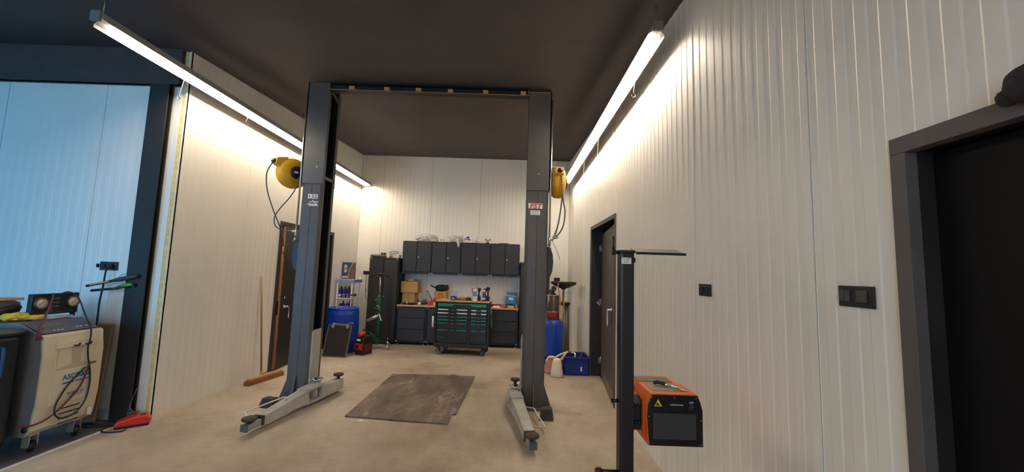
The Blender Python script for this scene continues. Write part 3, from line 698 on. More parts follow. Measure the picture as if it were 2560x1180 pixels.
# ------------------------------------------------------------------ broom
t = thing('broom', 'wooden broom leaning on the left wall beside the black door', 'broom', (-3.5, 5.65, 0))
a, b = Vector((-3.535, 5.36, 0)), Vector((-3.41, 5.90, 0))
obj('broom_block', MB().beam(a, b, .06, .06, (.055, .085), (.055, .085), .006), mat('broom_wood', (176, 128, 82), .6, var=.12, scale=6), t)
obj('bristles', MB().beam(a-Vector((.01, .02, 0)), b+Vector((.005, .02, 0)), .09, .075, (.001, .056), (.001, .056), .004), mat('bristle_brown', (140, 92, 56), .85, var=.3, scale=60, bump=.5, bscale=120, stretch=(1, 1, .2)), t, 'brown broom bristles')
obj('socket_block', MB().box(-3.545, -3.495, 5.60, 5.70, .085, .115, .005), TAN, t)
obj('handle', MB().cyl((-3.60, 5.73, .07), (-3.675, 5.655, 1.465), .013), mat('broom_handle', (150, 122, 88), .6, var=.15, scale=8, stretch=(1, 1, .3)), t)

# ------------------------------------------------------------------ cabinet wall at the back
CF = 8.50                        # front plane of the base units
def bolts(parent, pts, y, nrm=(0, -1, 0), r=.009):
    r = max(r, .009)
    b = MB()
    for x, z in pts: b.lathe([(r, 0), (r*.7, .005), (.0005, .006)], (x, y, z), nrm, 8)
    return each('bolt', b, mat('bolt_bright', (232, 230, 226), .3, .3), parent)  # chrome glints put into the colour as near-white
def wall_cab(i, label):
    w = .669; x0 = -2.50+i*w; yf = 8.68
    t = thing('wall_cabinet', label, 'cabinet', (x0+w/2, 8.9, 1.545), 'row of black wall cabinets')
    obj('carcass', MB().box(x0+.002, x0+w-.002, yf+.02, 9.09, 1.545, 2.29, .002), CABEDGE, t)
    obj('plinth_rail', MB().box(x0+.004, x0+w-.004, yf+.004, yf+.03, 1.548, 1.585), CABEDGE, t)
    for k in range(2):
        a = x0+.012+k*(w/2-.006); dr = obj('door', MB().box(a, a+w/2-.018, yf, yf+.022, 1.59, 2.275, .006), CABBLK, t)
        if k == 1: obj('lock', MB().lathe([(.018, 0), (.018, .006), (.011, .016), (.0005, .017)], (a+.035, yf, 1.92), (0, -1, 0), 14), HANDLEW, dr)
    bolts(t, [(x0+.02, 1.556), (x0+.045, 1.556), (x0+w-.02, 1.556), (x0+w-.045, 1.556), (x0+.02, 2.284), (x0+w-.02, 2.284), (x0+.02, 1.578), (x0+w-.02, 1.578)], yf+.004, r=.007)
    return t
for i, l in enumerate(('black two-door wall cabinet nearest the tall cabinet, under the grey film bag', 'black two-door wall cabinet second from the left, under the plastic drape',
                       'black two-door wall cabinet third from the left, under the printed paper pack', 'black two-door wall cabinet nearest the right lift column')): wall_cab(i, l)
def tall_cab(x0, x1, label, top=1.885):
    t = thing('tall_cabinet', label, 'cabinet', ((x0+x1)/2, 8.8, 0), 'tall black cabinets')
    obj('carcass', MB().box(x0, x1, CF+.02, 9.09, .03, top, .003), CABEDGE, t)
    obj('top_rail', MB().box(x0+.004, x1-.004, CF, CF+.03, top-.05, top-.003), CABEDGE, t)
    w = (x1-x0)/2
    for k in range(2):
        a = x0+.014+k*(w-.007); dr = obj('door', MB().box(a, a+w-.02, CF-.002, CF+.021, .09, top-.055, .006), CABBLK, t)
        if k == 1: obj('lock', MB().lathe([(.014, 0), (.014, .006), (.009, .014), (.0005, .015)], (a+.03, CF-.002, 1.03), (0, -1, 0), 14), CHROME, dr)
    for x in (x0+.05, x1-.05): obj('foot', MB().cyl((x, CF+.06, 0), (x, CF+.06, .035), .02), BLACKPL, t)
    bolts(t, [(x0+.025, top-.02), (x0+.05, top-.02), (x0+.025, top-.045), (x1-.025, top-.02), (x1-.05, top-.02), (x1-.025, top-.045)], CF)
tall_cab(-3.165, -2.515, 'tall black two-door cabinet left of the workbench')
tall_cab(.20, .85, 'tall black cabinet half hidden behind the right lift column')
def base_unit(i, label, drawers):
    w = .669; x0 = -2.50+i*w
    t = thing('base_cabinet', label, 'cabinet', (x0+w/2, 8.8, 0), 'black base cabinets under the worktop')
    obj('carcass', MB().box(x0+.003, x0+w-.003, CF+.02, 9.08, .055, .825, .003), CABEDGE, t)
    if drawers:
        zz = [.095, .335, .575, .80]
        for k in range(3):
            dr = obj('drawer', MB().box(x0+.04, x0+w-.04, CF, CF+.022, zz[k]+.006, zz[k+1]-.018, .005), CABBLK, t)
            obj('grip_edge', MB().box(x0+.045, x0+w-.045, CF-.008, CF+.01, zz[k+1]-.030, zz[k+1]-.012, .003), mat('grip_black', (58, 56, 58), .4), dr)
    else:
        for k in range(2):
            a = x0+.03+k*(w/2-.02); obj('door', MB().box(a, a+w/2-.035, CF, CF+.022, .10, .79, .005), CABBLK, t)
    for x in (x0+.05, x0+w-.05): obj('foot', MB().lathe([(.024, 0), (.024, .012), (.010, .016), (.010, .056)], (x, CF+.05, 0), (0, 0, 1), 12), STEEL, t)
    bolts(t, [(x0+.018, .07), (x0+.04, .07), (x0+.018, .09), (x0+w-.018, .07), (x0+w-.04, .07), (x0+w-.018, .09), (x0+.018, .815), (x0+.04, .815), (x0+w-.018, .815), (x0+w-.04, .815), (x0+w-.018, .79), (x0+.018, .79)], CF+.02, r=.007)
base_unit(0, 'black three-drawer base cabinet beside the tall cabinet', True)
base_unit(1, 'black base cabinet partly hidden behind the left end of the tool trolley', False)
base_unit(2, 'black base cabinet hidden behind the right end of the tool trolley', False)
base_unit(3, 'black three-drawer base cabinet beside the right lift column', True)
one('worktop', MB().box(-2.50, .18, CF-.015, 9.085, .827, .862, .003), OAK, 'pale wooden worktop running over the black base cabinets', 'worktop')

# ------------------------------------------------------------------ tool trolley
TR = thing('tool_trolley', 'black roller tool cabinet with green and white drawer strips and wooden top', 'tool trolley', (-.935, 7.90, 0), rz=R(-3.5), local=True)
hw = .525; fd = -.27; bd = .24
obj('body', MB().box(-hw, hw, fd+.03, bd, .15, 1.015, .012), TROLBLK, TR)
obj('lower_frame', MB().box(-hw, hw, fd, bd, .145, .225, .015), TROLBLK, TR)
obj('wood_top', MB().box(-hw-.005, hw+.005, fd-.005, bd+.005, 1.03, 1.052, .004), OAK, TR)
obj('top_tray', MB().box(-hw-.008, hw+.008, fd-.008, bd+.008, 1.008, 1.032, .008), TROLBLK, TR)
for sx in (-1, 1): obj('corner_post', MB().box(sx*hw-.022, sx*hw+.022, fd-.004, fd+.05, .16, 1.02, .012), TROLBLK, TR)
obj('divider', MB().box(.122, .165, fd+.004, fd+.04, .22, .905, .004), TROLBLK, TR)
HANDLE = mat('handle_dark', (44, 42, 44), .35)
def drawer(x0, x1, z0, z1, col, big=False):
    dr = obj('drawer', MB().box(x0, x1, fd+.004, fd+.04, z0+.003, z1-.003, .004), TROLBLK, TR)
    w = x1-x0; c = (x0+x1)/2; zt = z1-.006; h = .036 if big else min(.028, (z1-z0)*.45)
    k = .16*w if big else .13*w; s_ = .05*w; e = .002
    m_ = MB()
    for sg in (-1, 1):
        a = c+sg*(w/2-.012); b_ = c+sg*(k+s_); d_ = c+sg*k
        if big: P_ = [(a, zt), (a, zt-h-.02), (b_, zt-h-.02), (d_, zt-h*.55), (d_, zt)]
        else: P_ = [(a, zt), (a, zt-h*.75), (b_, zt-h*.75), (d_-sg*0, zt-h*.35), (d_, zt)]
        if sg < 0: P_ = P_[::-1]
        m_.prism(P_, fd-.006, fd+.006, 'xz')
    if big: m_.box(c-k, c+k, fd-.006, fd+.006, zt-h*.55, zt)
    each('grip_strip', m_, col, dr)
    if not big:
        obj('pull', MB().box(c-k*.95, c+k*.95, fd-.010, fd+.004, zt-h*.95, zt-h*.25, .004), HANDLE, dr)
        obj('pull_badge', MB().box(c-.022, c+.022, fd-.012, fd-.009, zt-h*.75, zt-h*.45), mat('badge_grey', (150, 150, 150), .4, .5), dr)
drawer(-hw+.03, hw-.03, .905, 1.005, GREEN, True)
zs = [.90, .832, .764, .694, .628, .50, .232]
zs = [.895, .825, .757, .690, .628, .560, .43]
rows = [(.893, .825, WHITEPL), (.825, .757, WHITEPL), (.757, .692, GREEN), (.692, .628, GREEN), (.628, .497, GREEN), (.497, .235, GREEN)]
for z1, z0, c in rows:
    drawer(-hw+.03, .118, z0, z1, c); drawer(.17, hw-.03, z0, z1, c)
each('emblem_bar', MB().box(-.425, -.41, fd+.001, fd+.0045, .305, .355).box(-.40, -.385, fd+.001, fd+.0045, .305, .355).box(-.377, -.362, fd+.001, fd+.0045, .305, .355), mat('ink_tealdark', (30, 84, 72), .5), TR)
obj('emblem', MB().torus((-.33, fd+.003, .33), .022, .008, (0, 1, 0), 18, 6), mat('ink_tealdark', (30, 84, 72), .5), TR)
obj('emblem', MB().torus((.235, fd+.003, .325), .024, .008, (0, 1, 0), 18, 6), mat('ink_tealdark', (30, 84, 72), .5), TR)
each('emblem_bar', MB().box(.275, .425, fd+.001, fd+.0045, .328, .343).box(.275, .38, fd+.001, fd+.0045, .31, .321), mat('ink_tealdark', (30, 84, 72), .5), TR)
def caster(x, y, r=.062, sw=0.):
    A = Vector((math.cos(sw), math.sin(sw), 0))
    w = obj('caster', MB().lathe([(r*.55, -.02), (r*.8, -.022), (r, -.016), (r, .016), (r*.8, .022), (r*.55, .02)], (x, y, r), A, 28), BLACKPL, TR)
    sp = MB()
    for k in range(5):
        an = 2*math.pi*k/5+.3; d_ = Vector((0, 0, 1))*math.sin(an)+A.cross(Vector((0, 0, 1)))*math.cos(an)
        for sg in (-1, 1):
            c0 = Vector((x, y, r))+A*sg*.021; sp.tube([c0+d_*.008, c0+d_*(r*.74)], .006, 6)
    obj('wheel_spokes', sp, mat('wheel_silver', (196, 196, 196), .35, .5), w, kind='stuff')
    rm = MB().torus(Vector((x, y, r))-A*.018, r*.76, .006, A, 28, 6).torus(Vector((x, y, r))+A*.018, r*.76, .006, A, 28, 6); each('wheel_rim', rm, mat('wheel_silver', (196, 196, 196), .35, .5), w)
    f = MB().box(x-.032, x+.032, y-.03, y+.03, r*2, .147, .004)
    for sg in (-1, 1):
        q = Vector((x, y, 0))+A*sg*.03
        f.box(q.x-.012, q.x+.012, q.y-.012, q.y+.012, r, r*2+.005)
    obj('caster_fork', f, TROLBLK, w)
for x, y, sw in ((-.44, -.20, R(25)), (.43, -.20, R(-60)), (-.40, .17, R(30)), (.44, .17, R(-40))): caster(x, y, .062, sw+R(90))
# things hanging on the trolley sides
obj('side_rail', MB().box(hw, hw+.006, -.2, .18, .60, .94).box(hw+.006, hw+.012, -.2, .18, .74, .75), mat('rail_dark', (40, 44, 44), .4), TR)

def at_trolley(x, y, z=1.052):
    c, s_ = math.cos(R(-3.5)), math.sin(R(-3.5)); return Vector((-.935+x*c-y*s_, 7.90+x*s_+y*c, z))
one('pliers', MB().tube([(-.385, 7.80, .80), (-.38, 7.79, .66), (-.375, 7.785, .55)], .008, 8, 3).tube([(-.385, 7.80, .80), (-.365, 7.76, .66), (-.355, 7.75, .53)], .008, 8, 3).lathe([(.02, -.03), (.02, .03)], (-.385, 7.8, .82), (0, 0, 1), 10), mat('plier_green', (92, 128, 110), .4), 'pale green handled pliers hanging on the right side of the tool trolley', 'pliers')
one('hanging_wrench', MB().tube([(-.39, 7.92, .90), (-.385, 7.90, .62), (-.38, 7.89, .52)], .007, 8).torus((-.39, 7.92, .91), .016, .006, (1, 0, 0), 14, 6), STEEL, 'steel wrench hanging behind the pliers on the tool trolley side', 'wrench')
tt = thing('sealant_tube', 'white sealant tube with black cap hanging on the left side of the tool trolley', 'tube', (-1.525, 7.70, .52))
obj('tube_body', MB().cyl((-1.525, 7.70, .52), (-1.525, 7.70, .74), .022), WHITEPL, tt); obj('cap', MB().cyl((-1.525, 7.70, .74), (-1.525, 7.70, .79), .024, .018), BLACKPL, tt)

# ------------------------------------------------------------------ things on the trolley
def cup(name, c, r, h, m, label, cat, lid=None):
    pass
z = 1.052
p = at_trolley(-.20, .0); t = thing('jar', 'translucent blue plastic jar on the tool trolley behind the small blue box', 'jar', p)
JBL = mat('jar_blue', (176, 196, 226), .3, trans=.35)
obj('jar_body', MB().lathe([(.048, 0), (.05, .004), (.052, .17), (.049, .17), (.047, .01)], p, n=24), JBL, t); obj('rim', MB().torus(p+Vector((0, 0, .17)), .051, .003), JBL, t)
p = at_trolley(-.215, -.11); t = thing('small_box', 'small dark blue box with white print on the tool trolley', 'box', p)
obj('carton', MB().box(p.x-.05, p.x+.05, p.y-.03, p.y+.03, p.z, p.z+.075, .003), NAVY, t)
obj('print', MB().prism([(p.x-.03, p.z+.03), (p.x+.02, p.z+.02), (p.x+.01, p.z+.05), (p.x-.01, p.z+.045)], p.y-.0315, p.y-.030, 'xz'), PAPER, t)
p = at_trolley(-.045, -.06); one('work_glove', MB().blob((p.x, p.y, z+.03), (.10, .06, .036), .35, 2.2, 5, 4, z), mat('glove_tan', (146, 116, 76), .85, var=.3, scale=18), 'crumpled tan work glove on the tool trolley', 'glove')
p = at_trolley(.085, -.06); one('work_glove', MB().blob((p.x, p.y, z+.03), (.055, .05, .034), .35, 2.4, 9, 4, z), mat('glove_dark', (62, 46, 40), .85, var=.3, scale=18), 'dark brown work glove lying right of the tan one on the trolley', 'glove')
p = at_trolley(.225, -.13); t = thing('carton', 'tall white carton with blue panel on the tool trolley', 'carton', p)
obj('carton_body', MB().box(p.x-.045, p.x+.045, p.y-.03, p.y+.03, z, z+.24, .002), PAPER, t)
obj('blue_panel', MB().box(p.x-.042, p.x+.042, p.y-.0315, p.y-.030, z+.09, z+.195), mat('label_sky', (64, 156, 214), .5), t); obj('pink_panel', MB().box(p.x-.042, p.x+.042, p.y-.0315, p.y-.030, z+.035, z+.075), mat('label_pink', (236, 176, 160), .5), t)
p = at_trolley(.185, .01); t = thing('spray_bottle', 'bottle with red trigger head behind the white carton', 'spray bottle', p)
obj('bottle_body', MB().lathe([(.03, 0), (.035, .01), (.035, .14), (.014, .18), (.014, .2)], p), mat('bottle_dark', (60, 52, 50), .4), t)
obj('trigger_head', MB().box(p.x-.05, p.x+.035, p.y-.014, p.y+.014, z+.2, z+.24, .008).box(p.x-.045, p.x-.03, p.y-.01, p.y+.01, z+.15, z+.205, .004), mat('trigger_red', (176, 52, 36), .45), t)
def impact(lbl, x, y, h):
    p = at_trolley(x, y); t = thing('cordless_tool', lbl, 'power tool', p, 'black tools standing on the trolley')
    D = mat('tool_black', (40, 38, 36), .5)
    obj('battery_base', MB().box(p.x-.04, p.x+.04, p.y-.04, p.y+.04, z, z+.05, .012).lathe([(.036, .04), (.042, .06), (.036, .09), (.018, .12)], p), D, t)
    obj('shaft', MB().lathe([(.018, .1), (.016, h*.5), (.02, h-.06)], p), D, t)
    obj('head', MB().lathe([(.02, h-.07), (.036, h-.055), (.042, h-.03), (.036, h-.006), (.02, h)], p), D, t)
impact('black tool with round head standing beside the white carton', .285, -.02, .26)
impact('black tool with round head standing right of the purple spray can', .475, -.05, .285)
impact('black tool with round head standing behind the purple spray can', .40, .07, .245)
p = at_trolley(.405, -.12); t = thing('spray_can', 'purple and white spray can on the tool trolley', 'spray can', p)
obj('can', MB().lathe([(.031, 0), (.033, .004), (.033, .165), (.024, .185)], p), mat('can_purple', (66, 56, 146), .35), t); obj('cap', MB().lathe([(.024, .183), (.024, .215), (.018, .225), (.0005, .226)], p), WHITEPL, t)
obj('can_label', MB().lathe([(.0337, .03), (.0337, .07)], p), mat('label_lilac', (206, 206, 230), .5), t)

# ------------------------------------------------------------------ things on the worktop, left half
z = .862
t = thing('cardboard_box', 'lower cardboard box on the left end of the worktop', 'box', (-2.31, 8.84, z), 'stacked cardboard boxes')
obj('carton', MB().box(-2.455, -2.175, 8.72, 8.98, z, z+.256, .003), CARD, t); obj('tape_seam', MB().box(-2.32, -2.28, 8.7185, 8.72, z+.01, z+.25), mat('tape_brown', (170, 128, 74), .5), t)
t = thing('cardboard_box', 'wider cardboard box on top of the stack under the wall cabinet', 'box', (-2.30, 8.84, z+.257), 'stacked cardboard boxes')
obj('carton', MB().box(-2.495, -2.115, 8.70, 9.0, z+.257, z+.505, .003), CARD, t)
obj('open_flap', MB().box(-2.115, -2.085, 8.72, 8.98, z+.268, z+.276), CARD, t)
one('packing_film', MB().blob((-2.28, 8.8, z+.53), (.10, .08, .035), .5, 2.5, 2, 3, z+.506), mat('film_brown', (150, 130, 115), .5), 'crumpled brown packing film on top of the cardboard boxes', 'film')
t = thing('oil_pan', 'shallow black pan on the left end of the worktop', 'pan', (-2.19, 8.60, z))
obj('pan_body', MB().lathe([(.07, 0), (.085, .004), (.095, .036), (.088, .036), (.07, .01)], (-2.19, 8.60, z), n=28), BLACKPL, t); obj('rim', MB().torus((-2.19, 8.6, z+.036), .092, .005, n=28), mat('pan_rim', (70, 66, 64), .4), t)
one('small_bottle', MB().lathe([(.018, 0), (.02, .005), (.02, .03), (.008, .045), (.008, .06)], (-2.42, 8.62, z), n=16), mat('glass_grey', (170, 170, 165), .3), 'small grey bottle at the left end of the worktop', 'bottle')
one('oil_funnel', MB().lathe([(.032, .06), (.006, .02), (.005, 0), (.003, 0), (.004, .022), (.029, .06)], (-2.30, 8.57, z+.002), n=18), mat('funnel_pale', (226, 196, 160), .5), 'tiny pale funnel in front of the lower cardboard box', 'funnel')
one('rag_heap', MB().blob((-2.36, 8.64, z+.02), (.08, .06, .028), .4, 2.2, 12, 3, z), mat('rag_dark', (58, 48, 44), .9), 'dark rag in front of the lower cardboard box', 'rag')
t = thing('angle_grinder', 'black power tool lying on the worktop left of the red jack', 'power tool', (-1.95, 8.62, z))
DK = mat('tool_grey', (52, 50, 50), .5)
obj('motor_body', MB().lathe([(.03, -.10), (.036, -.08), (.036, .06), (.028, .1)], (-1.955, 8.62, z+.045), (1, .15, .05), 18), DK, t)
obj('gear_head', MB().box(-2.06, -2.0, 8.58, 8.65, z, z+.06, .012), STEEL, t)
obj('side_handle', MB().tube([(-2.03, 8.62, z+.05), (-2.07, 8.62, z+.09), (-2.08, 8.62, z+.14)], .014, 10, 3), BLACKPL, t)
obj('battery', MB().box(-1.97, -1.88, 8.6, 8.66, z+.07, z+.125, .01), mat('bat_grey', (86, 82, 76), .5), t)
obj('disc', MB().lathe([(.03, 0), (.032, .006), (.03, .012)], (-2.02, 8.575, z+.035), (0, -1, 0), 18), WHITEPL, t)
t = thing('small_jack', 'small red jack with raised handle at the left of the tool trolley', 'jack', (-1.76, 8.62, z))
obj('jack_body', MB().prism([(-1.835, z), (-1.66, z), (-1.67, z+.10), (-1.70, z+.16), (-1.77, z+.11), (-1.84, z+.06)], 8.58, 8.68, 'xz', .008), mat('jack_red', (186, 36, 28), .4), t)
obj('jack_handle', MB().cyl((-1.75, 8.62, z+.10), (-1.86, 8.62, z+.30), .012), mat('rust_red', (150, 84, 64), .5), t)
obj('handle_end', MB().cyl((-1.858, 8.62, z+.296), (-1.875, 8.62, z+.315), .019), mat('rust_red', (150, 84, 64), .5), t)
obj('jack_wheel', MB().lathe([(.03, -.01), (.034, 0), (.03, .01)], (-1.68, 8.565, z+.035), (0, 1, 0), 18), WHITEPL, t)
t = thing('cardboard_box', 'cardboard box with orange print behind the tool trolley', 'box', (-1.60, 8.9, z))
obj('carton', MB().box(-1.745, -1.475, 8.78, 9.02, z, z+.30, .003), CARD, t); obj('print', MB().torus((-1.60, 8.778, z+.21), .045, .012, (0, 1, 0), 18, 6).box(-1.67, -1.52, 8.7775, 8.7795, z+.12, z+.14), mat('print_orange', (214, 110, 44), .6), t)
t = thing('tool_bag', 'black cloth tool bag lying on the orange printed box', 'bag', (-1.63, 8.9, z+.30))
BG = mat('bag_black', (30, 29, 30), .75)
obj('bag_body', MB().blob((-1.60, 8.88, z+.375), (.155, .10, .078), .25, 2., 4, 4, z+.301), BG, t)
obj('bag_strap', MB().tube([(-1.74, 8.84, z+.37), (-1.80, 8.82, z+.41), (-1.845, 8.8, z+.435)], .014, 8, 3), BG, t); obj('bag_strap', MB().tube([(-1.50, 8.88, z+.40), (-1.455, 8.87, z+.45)], .016, 8), BG, t)
obj('buckle', MB().lathe([(.016, 0), (.014, .006)], (-1.735, 8.79, z+.355), (0, -1, 0), 12), CHROME, t)

# ------------------------------------------------------------------ things on the worktop, right half
t = thing('blue_case', 'blue metal case with tilted lid on the right end of the worktop', 'case', (-.02, 8.82, z))
CB = mat('case_blue', (44, 132, 190), .4, var=.05)
mt = Matrix.Translation((-.015, 8.80, z+.016)) @ Matrix.Rotation(R(6), 4, 'Y') @ Matrix.Rotation(R(-6), 4, 'X')
obj('case_body', MB().box(-.125, .125, -.05, .05, .005, .25, .006, mtx=mt), CB, t)
obj('case_rim', MB().box(-.13, .13, -.056, -.03, .228, .245, .003, mtx=mt), mat('rim_pale', (196, 216, 228), .4), t)
obj('case_lid', MB().box(-.12, .12, -.02, .07, .255, .315, .004, mtx=mt @ Matrix.Rotation(R(-10), 4, 'X')), CB, t)
obj('lid_edge', MB().box(-.13, .13, -.02, .075, .315, .325, .003, mtx=mt @ Matrix.Rotation(R(-10), 4, 'X')), mat('lid_tan', (164, 140, 116), .5), t)
obj('label', MB().box(-.045, .055, -.0525, -.0505, .14, .20, mtx=mt), PAPER, t); obj('latch', MB().box(-.08, .09, -.055, -.05, .045, .06, .003, mtx=mt), mat('latch_blue', (30, 84, 128), .4), t)
one('red_rule', MB().box(-.45, -.17, 8.78, 8.80, z+.03, z+.062, .002).box(-.45, -.17, 8.77, 8.81, z, z+.03, .002), mat('rule_red', (206, 60, 52), .45), 'long red rule on the worktop right of the tool trolley', 'rule')
one('pry_bar', MB().box(-.47, -.2, 8.60, 8.63, z+.045, z+.062, .004).box(-.47, -.4, 8.58, 8.65, z, z+.046, .004), mat('bar_black', (40, 38, 38), .5), 'black bar lying across papers right of the tool trolley', 'bar')
one('paper_sheets', MB().box(-.40, -.22, 8.52, 8.66, z, z+.012).box(-.38, -.24, 8.55, 8.74, z+.012, z+.03), PAPER, 'white paper sheets right of the tool trolley', 'paper')
one('tape_roll', MB().rings([[Vector((-.17+(.062 if k in (0, 1) else .042)*math.cos(a)*.6, 8.62+(.012 if k in (1, 2) else -.012)+.04*math.cos(a), z+.064+(.062 if k in (0, 1) else .042)*math.sin(a))) for k in range(4)] for a in [2*math.pi*i/24 for i in range(24)]], True, False, True), mat('tape_white', (224, 218, 206), .5), 'roll of white tape standing on edge by the blue case', 'tape')
one('leather_pouch', MB().blob((-.10, 8.545, z+.022), (.08, .04, .026), .25, 2, 6, 3, z), mat('pouch_rust', (156, 84, 48), .7), 'rust coloured pouch in front of the tape roll', 'pouch')
one('black_cloth', MB().blob((-.02, 8.66, z+.035), (.12, .06, .04), .4, 2.2, 8, 3, z), mat('cloth_black', (36, 33, 33), .85), 'black cloth in front of the blue case', 'cloth')
one('sanding_block', MB().box(-.065, .075, 8.52, 8.58, z, z+.05, .008, mtx=Matrix.Translation((0, 0, 0))), mat('block_beige', (206, 178, 148), .7), 'beige block at the front of the worktop before the blue case', 'block')
one('socket_set', MB().cyl((.10, 8.60, z+.02), (.165, 8.60, z+.02), .02).cyl((.10, 8.66, z+.03), (.17, 8.66, z+.045), .022).cyl((.15, 8.70, z), (.15, 8.70, z+.1), .014), STEEL, 'small metal sockets at the right end of the worktop', 'sockets')

# ------------------------------------------------------------------ things on top of the wall cabinets
z = 2.291
one('film_bag', MB().blob((-1.99, 8.84, z+.07), (.235, .12, .10), .55, 2.6, 21, 5, z).blob((-1.80, 8.72, z+.02), (.08, .06, .04), .5, 2.2, 22, 3, z), FILM, 'crumpled clear film bag on the left of the wall cabinets', 'plastic bag')
t = thing('flat_carton', 'white carton beside the film bag on the wall cabinets', 'carton', (-1.64, 8.85, z))
obj('carton_body', MB().box(-1.72, -1.59, 8.78, 8.95, z, z+.085, .002), PAPER, t); obj('print', MB().box(-1.66, -1.63, 8.7785, 8.780, z+.03, z+.065), mat('ink_grey', (120, 120, 122), .6), t)
t = thing('flat_carton', 'white carton with open flap left of the plastic drape', 'carton', (-1.48, 8.85, z))
obj('carton_body', MB().box(-1.575, -1.385, 8.77, 8.96, z, z+.115, .002), PAPER, t); obj('open_flap', MB().box(-1.55, -1.40, 8.80, 8.95, z+.118, z+.123, mtx=None), mat('flap_grey', (110, 104, 98), .7), t)
t = thing('paper_pack', 'white wrapped paper roll pack with purple print on the wall cabinets', 'paper pack', (-1.05, 8.87, z))
for k, x in enumerate((-1.22, -1.05, -.915)): obj('wrapped_roll', MB().lathe([(.085, 0), (.092, .008), (.092, .178), (.085, .19)], (x, 8.87, z), n=24), PAPER, t)
obj('wrapper', MB().box(-1.15, -.93, 8.768, 8.80, z+.002, z+.185, .012), PAPER, t)
PU = mat('print_purple', (84, 60, 160), .5)
obj('print_swirl', MB().tube([(-1.105, 8.767, z+.05), (-1.085, 8.767, z+.12), (-1.10, 8.767, z+.075), (-1.06, 8.767, z+.085), (-1.04, 8.767, z+.12), (-1.045, 8.767, z+.07), (-1.0, 8.767, z+.10)], .006, 6, 4), PU, t)
obj('print_leaf', MB().blob((-1.03, 8.767, z+.125), (.04, .001, .02), .2, 2, 3, 2).blob((-1.0, 8.767, z+.075), (.03, .001, .014), .2, 2, 4, 2), PU, t)
one('plastic_drape', MB().blob((-1.31, 8.735, z+.075), (.13, .045, .085), .55, 2.2, 52, 5, z).tube([(-1.27, 8.70, z+.06), (-1.25, 8.668, z+.01), (-1.225, 8.655, z-.04), (-1.23, 8.652, z-.085), (-1.205, 8.65, z-.11)], [.07, .055, .04, .03, .034, .026, .03, .022, .012, .018], 9, 2), FILM, 'white plastic wrap hanging over the front of the wall cabinets', 'plastic wrap')
t = thing('flat_carton', 'small white carton right of the purple printed paper pack', 'carton', (-.73, 8.86, z))
obj('carton_body', MB().box(-.815, -.645, 8.79, 8.93, z, z+.11, .002), PAPER, t); obj('print', MB().box(-.80, -.76, 8.7885, 8.790, z+.015, z+.03), mat('ink_grey', (120, 120, 122), .6), t)
t = thing('valve_pack', 'white pack with dark crossed print beside the small carton', 'pack', (-.565, 8.84, z))
obj('pack_body', MB().box(-.64, -.50, 8.79, 8.90, z, z+.095, .004), PAPER, t)
bw = MB().prism([(-.645, z+.11), (-.60, z+.10), (-.57, z+.06), (-.585, z+.05)], 8.783, 8.789, 'xz').prism([(-.495, z+.11), (-.54, z+.10), (-.57, z+.06), (-.555, z+.05)], 8.783, 8.789, 'xz').prism([(-.62, z+.005), (-.58, z+.045), (-.56, z+.045), (-.53, z+.005)], 8.783, 8.789, 'xz')
each('print', bw, mat('ink_slate', (70, 72, 80), .6), t)
one('can_lid', MB().lathe([(.12, 0), (.125, .008), (.11, .022), (.0005, .028)], (-.20, 8.84, z), n=28, sy=.7), mat('lid_rust', (142, 58, 44), .5), 'flat rusty red lid on the right of the wall cabinets', 'lid')
# on the tall cabinet
z = 1.886
one('mat_roll', MB().lathe([(.02, -.19), (.03, -.18), (.034, 0), (.028, .16), (.018, .17)], (-3.0, 8.62, z+.032), (1, 0, -.02), 18).lathe([(.03, -.02), (.03, .02)], (-3.12, 8.63, z+.036), (1, .2, 0), 14), mat('roll_grey', (88, 84, 80), .6), 'grey roll lying along the top of the tall cabinet', 'roll')
t = thing('black_gadget', 'small black gadget box on top of the tall cabinet', 'box', (-2.94, 8.72, z))
obj('gadget_body', MB().box(-2.99, -2.89, 8.68, 8.78, z, z+.115, .006), BLACKPL, t); obj('gadget_face', MB().box(-2.975, -2.905, 8.678, 8.681, z+.06, z+.10), mat('face_grey', (84, 82, 80), .4), t)
t = thing('clear_case', 'clear plastic case with wire handle on top of the tall cabinet', 'case', (-2.66, 8.68, z))
obj('case_tray', MB().box(-2.66, -2.54, 8.6, 8.78, z, z+.075, .006), FILM, t)
obj('wire_handle', MB().tube([(-2.75, 8.62, z+.11), (-2.73, 8.62, z+.145), (-2.60, 8.62, z+.14), (-2.56, 8.62, z+.115)], .007, 8, 3).tube([(-2.57, 8.62, z+.11), (-2.68, 8.62, z+.09), (-2.76, 8.62, z+.06)], .005, 8, 3), mat('wire_dark', (64, 52, 50), .5), t)
obj('case_lid', MB().box(-2.80, -2.545, 8.70, 8.712, z+.0, z+.13), CLEAR, t); obj('brass_bits', MB().blob((-2.73, 8.6, z+.025), (.04, .03, .03), .5, 3, 2, 3, z), mat('bits_tan', (150, 118, 82), .5), t)

# ------------------------------------------------------------------ corner left of the cabinets
# blue barrel
t = thing('barrel', 'blue plastic barrel by the left wall behind the leaning radiator', 'barrel', (-3.31, 7.70, 0))
bc = (-3.31, 7.70, 0)
obj('drum', MB().lathe([(.27, 0), (.285, .01), (.287, .06), (.293, .075), (.293, .11), (.288, .125), (.298, .27), (.298, .56), (.288, .70), (.292, .715), (.292, .745), (.285, .76), (.275, .82), (.268, .845), (.25, .85), (.245, .835), (.0005, .835)], bc, n=44), BLUEDRUM, t)
obj('rim', MB().torus((-3.31, 7.70, .835), .277, .014, n=40), BLUEDRUM, t)
obj('bung', MB().lathe([(.03, .835), (.03, .86), (.0005, .862)], (-3.42, 7.60, 0), n=16), CHROME, t)
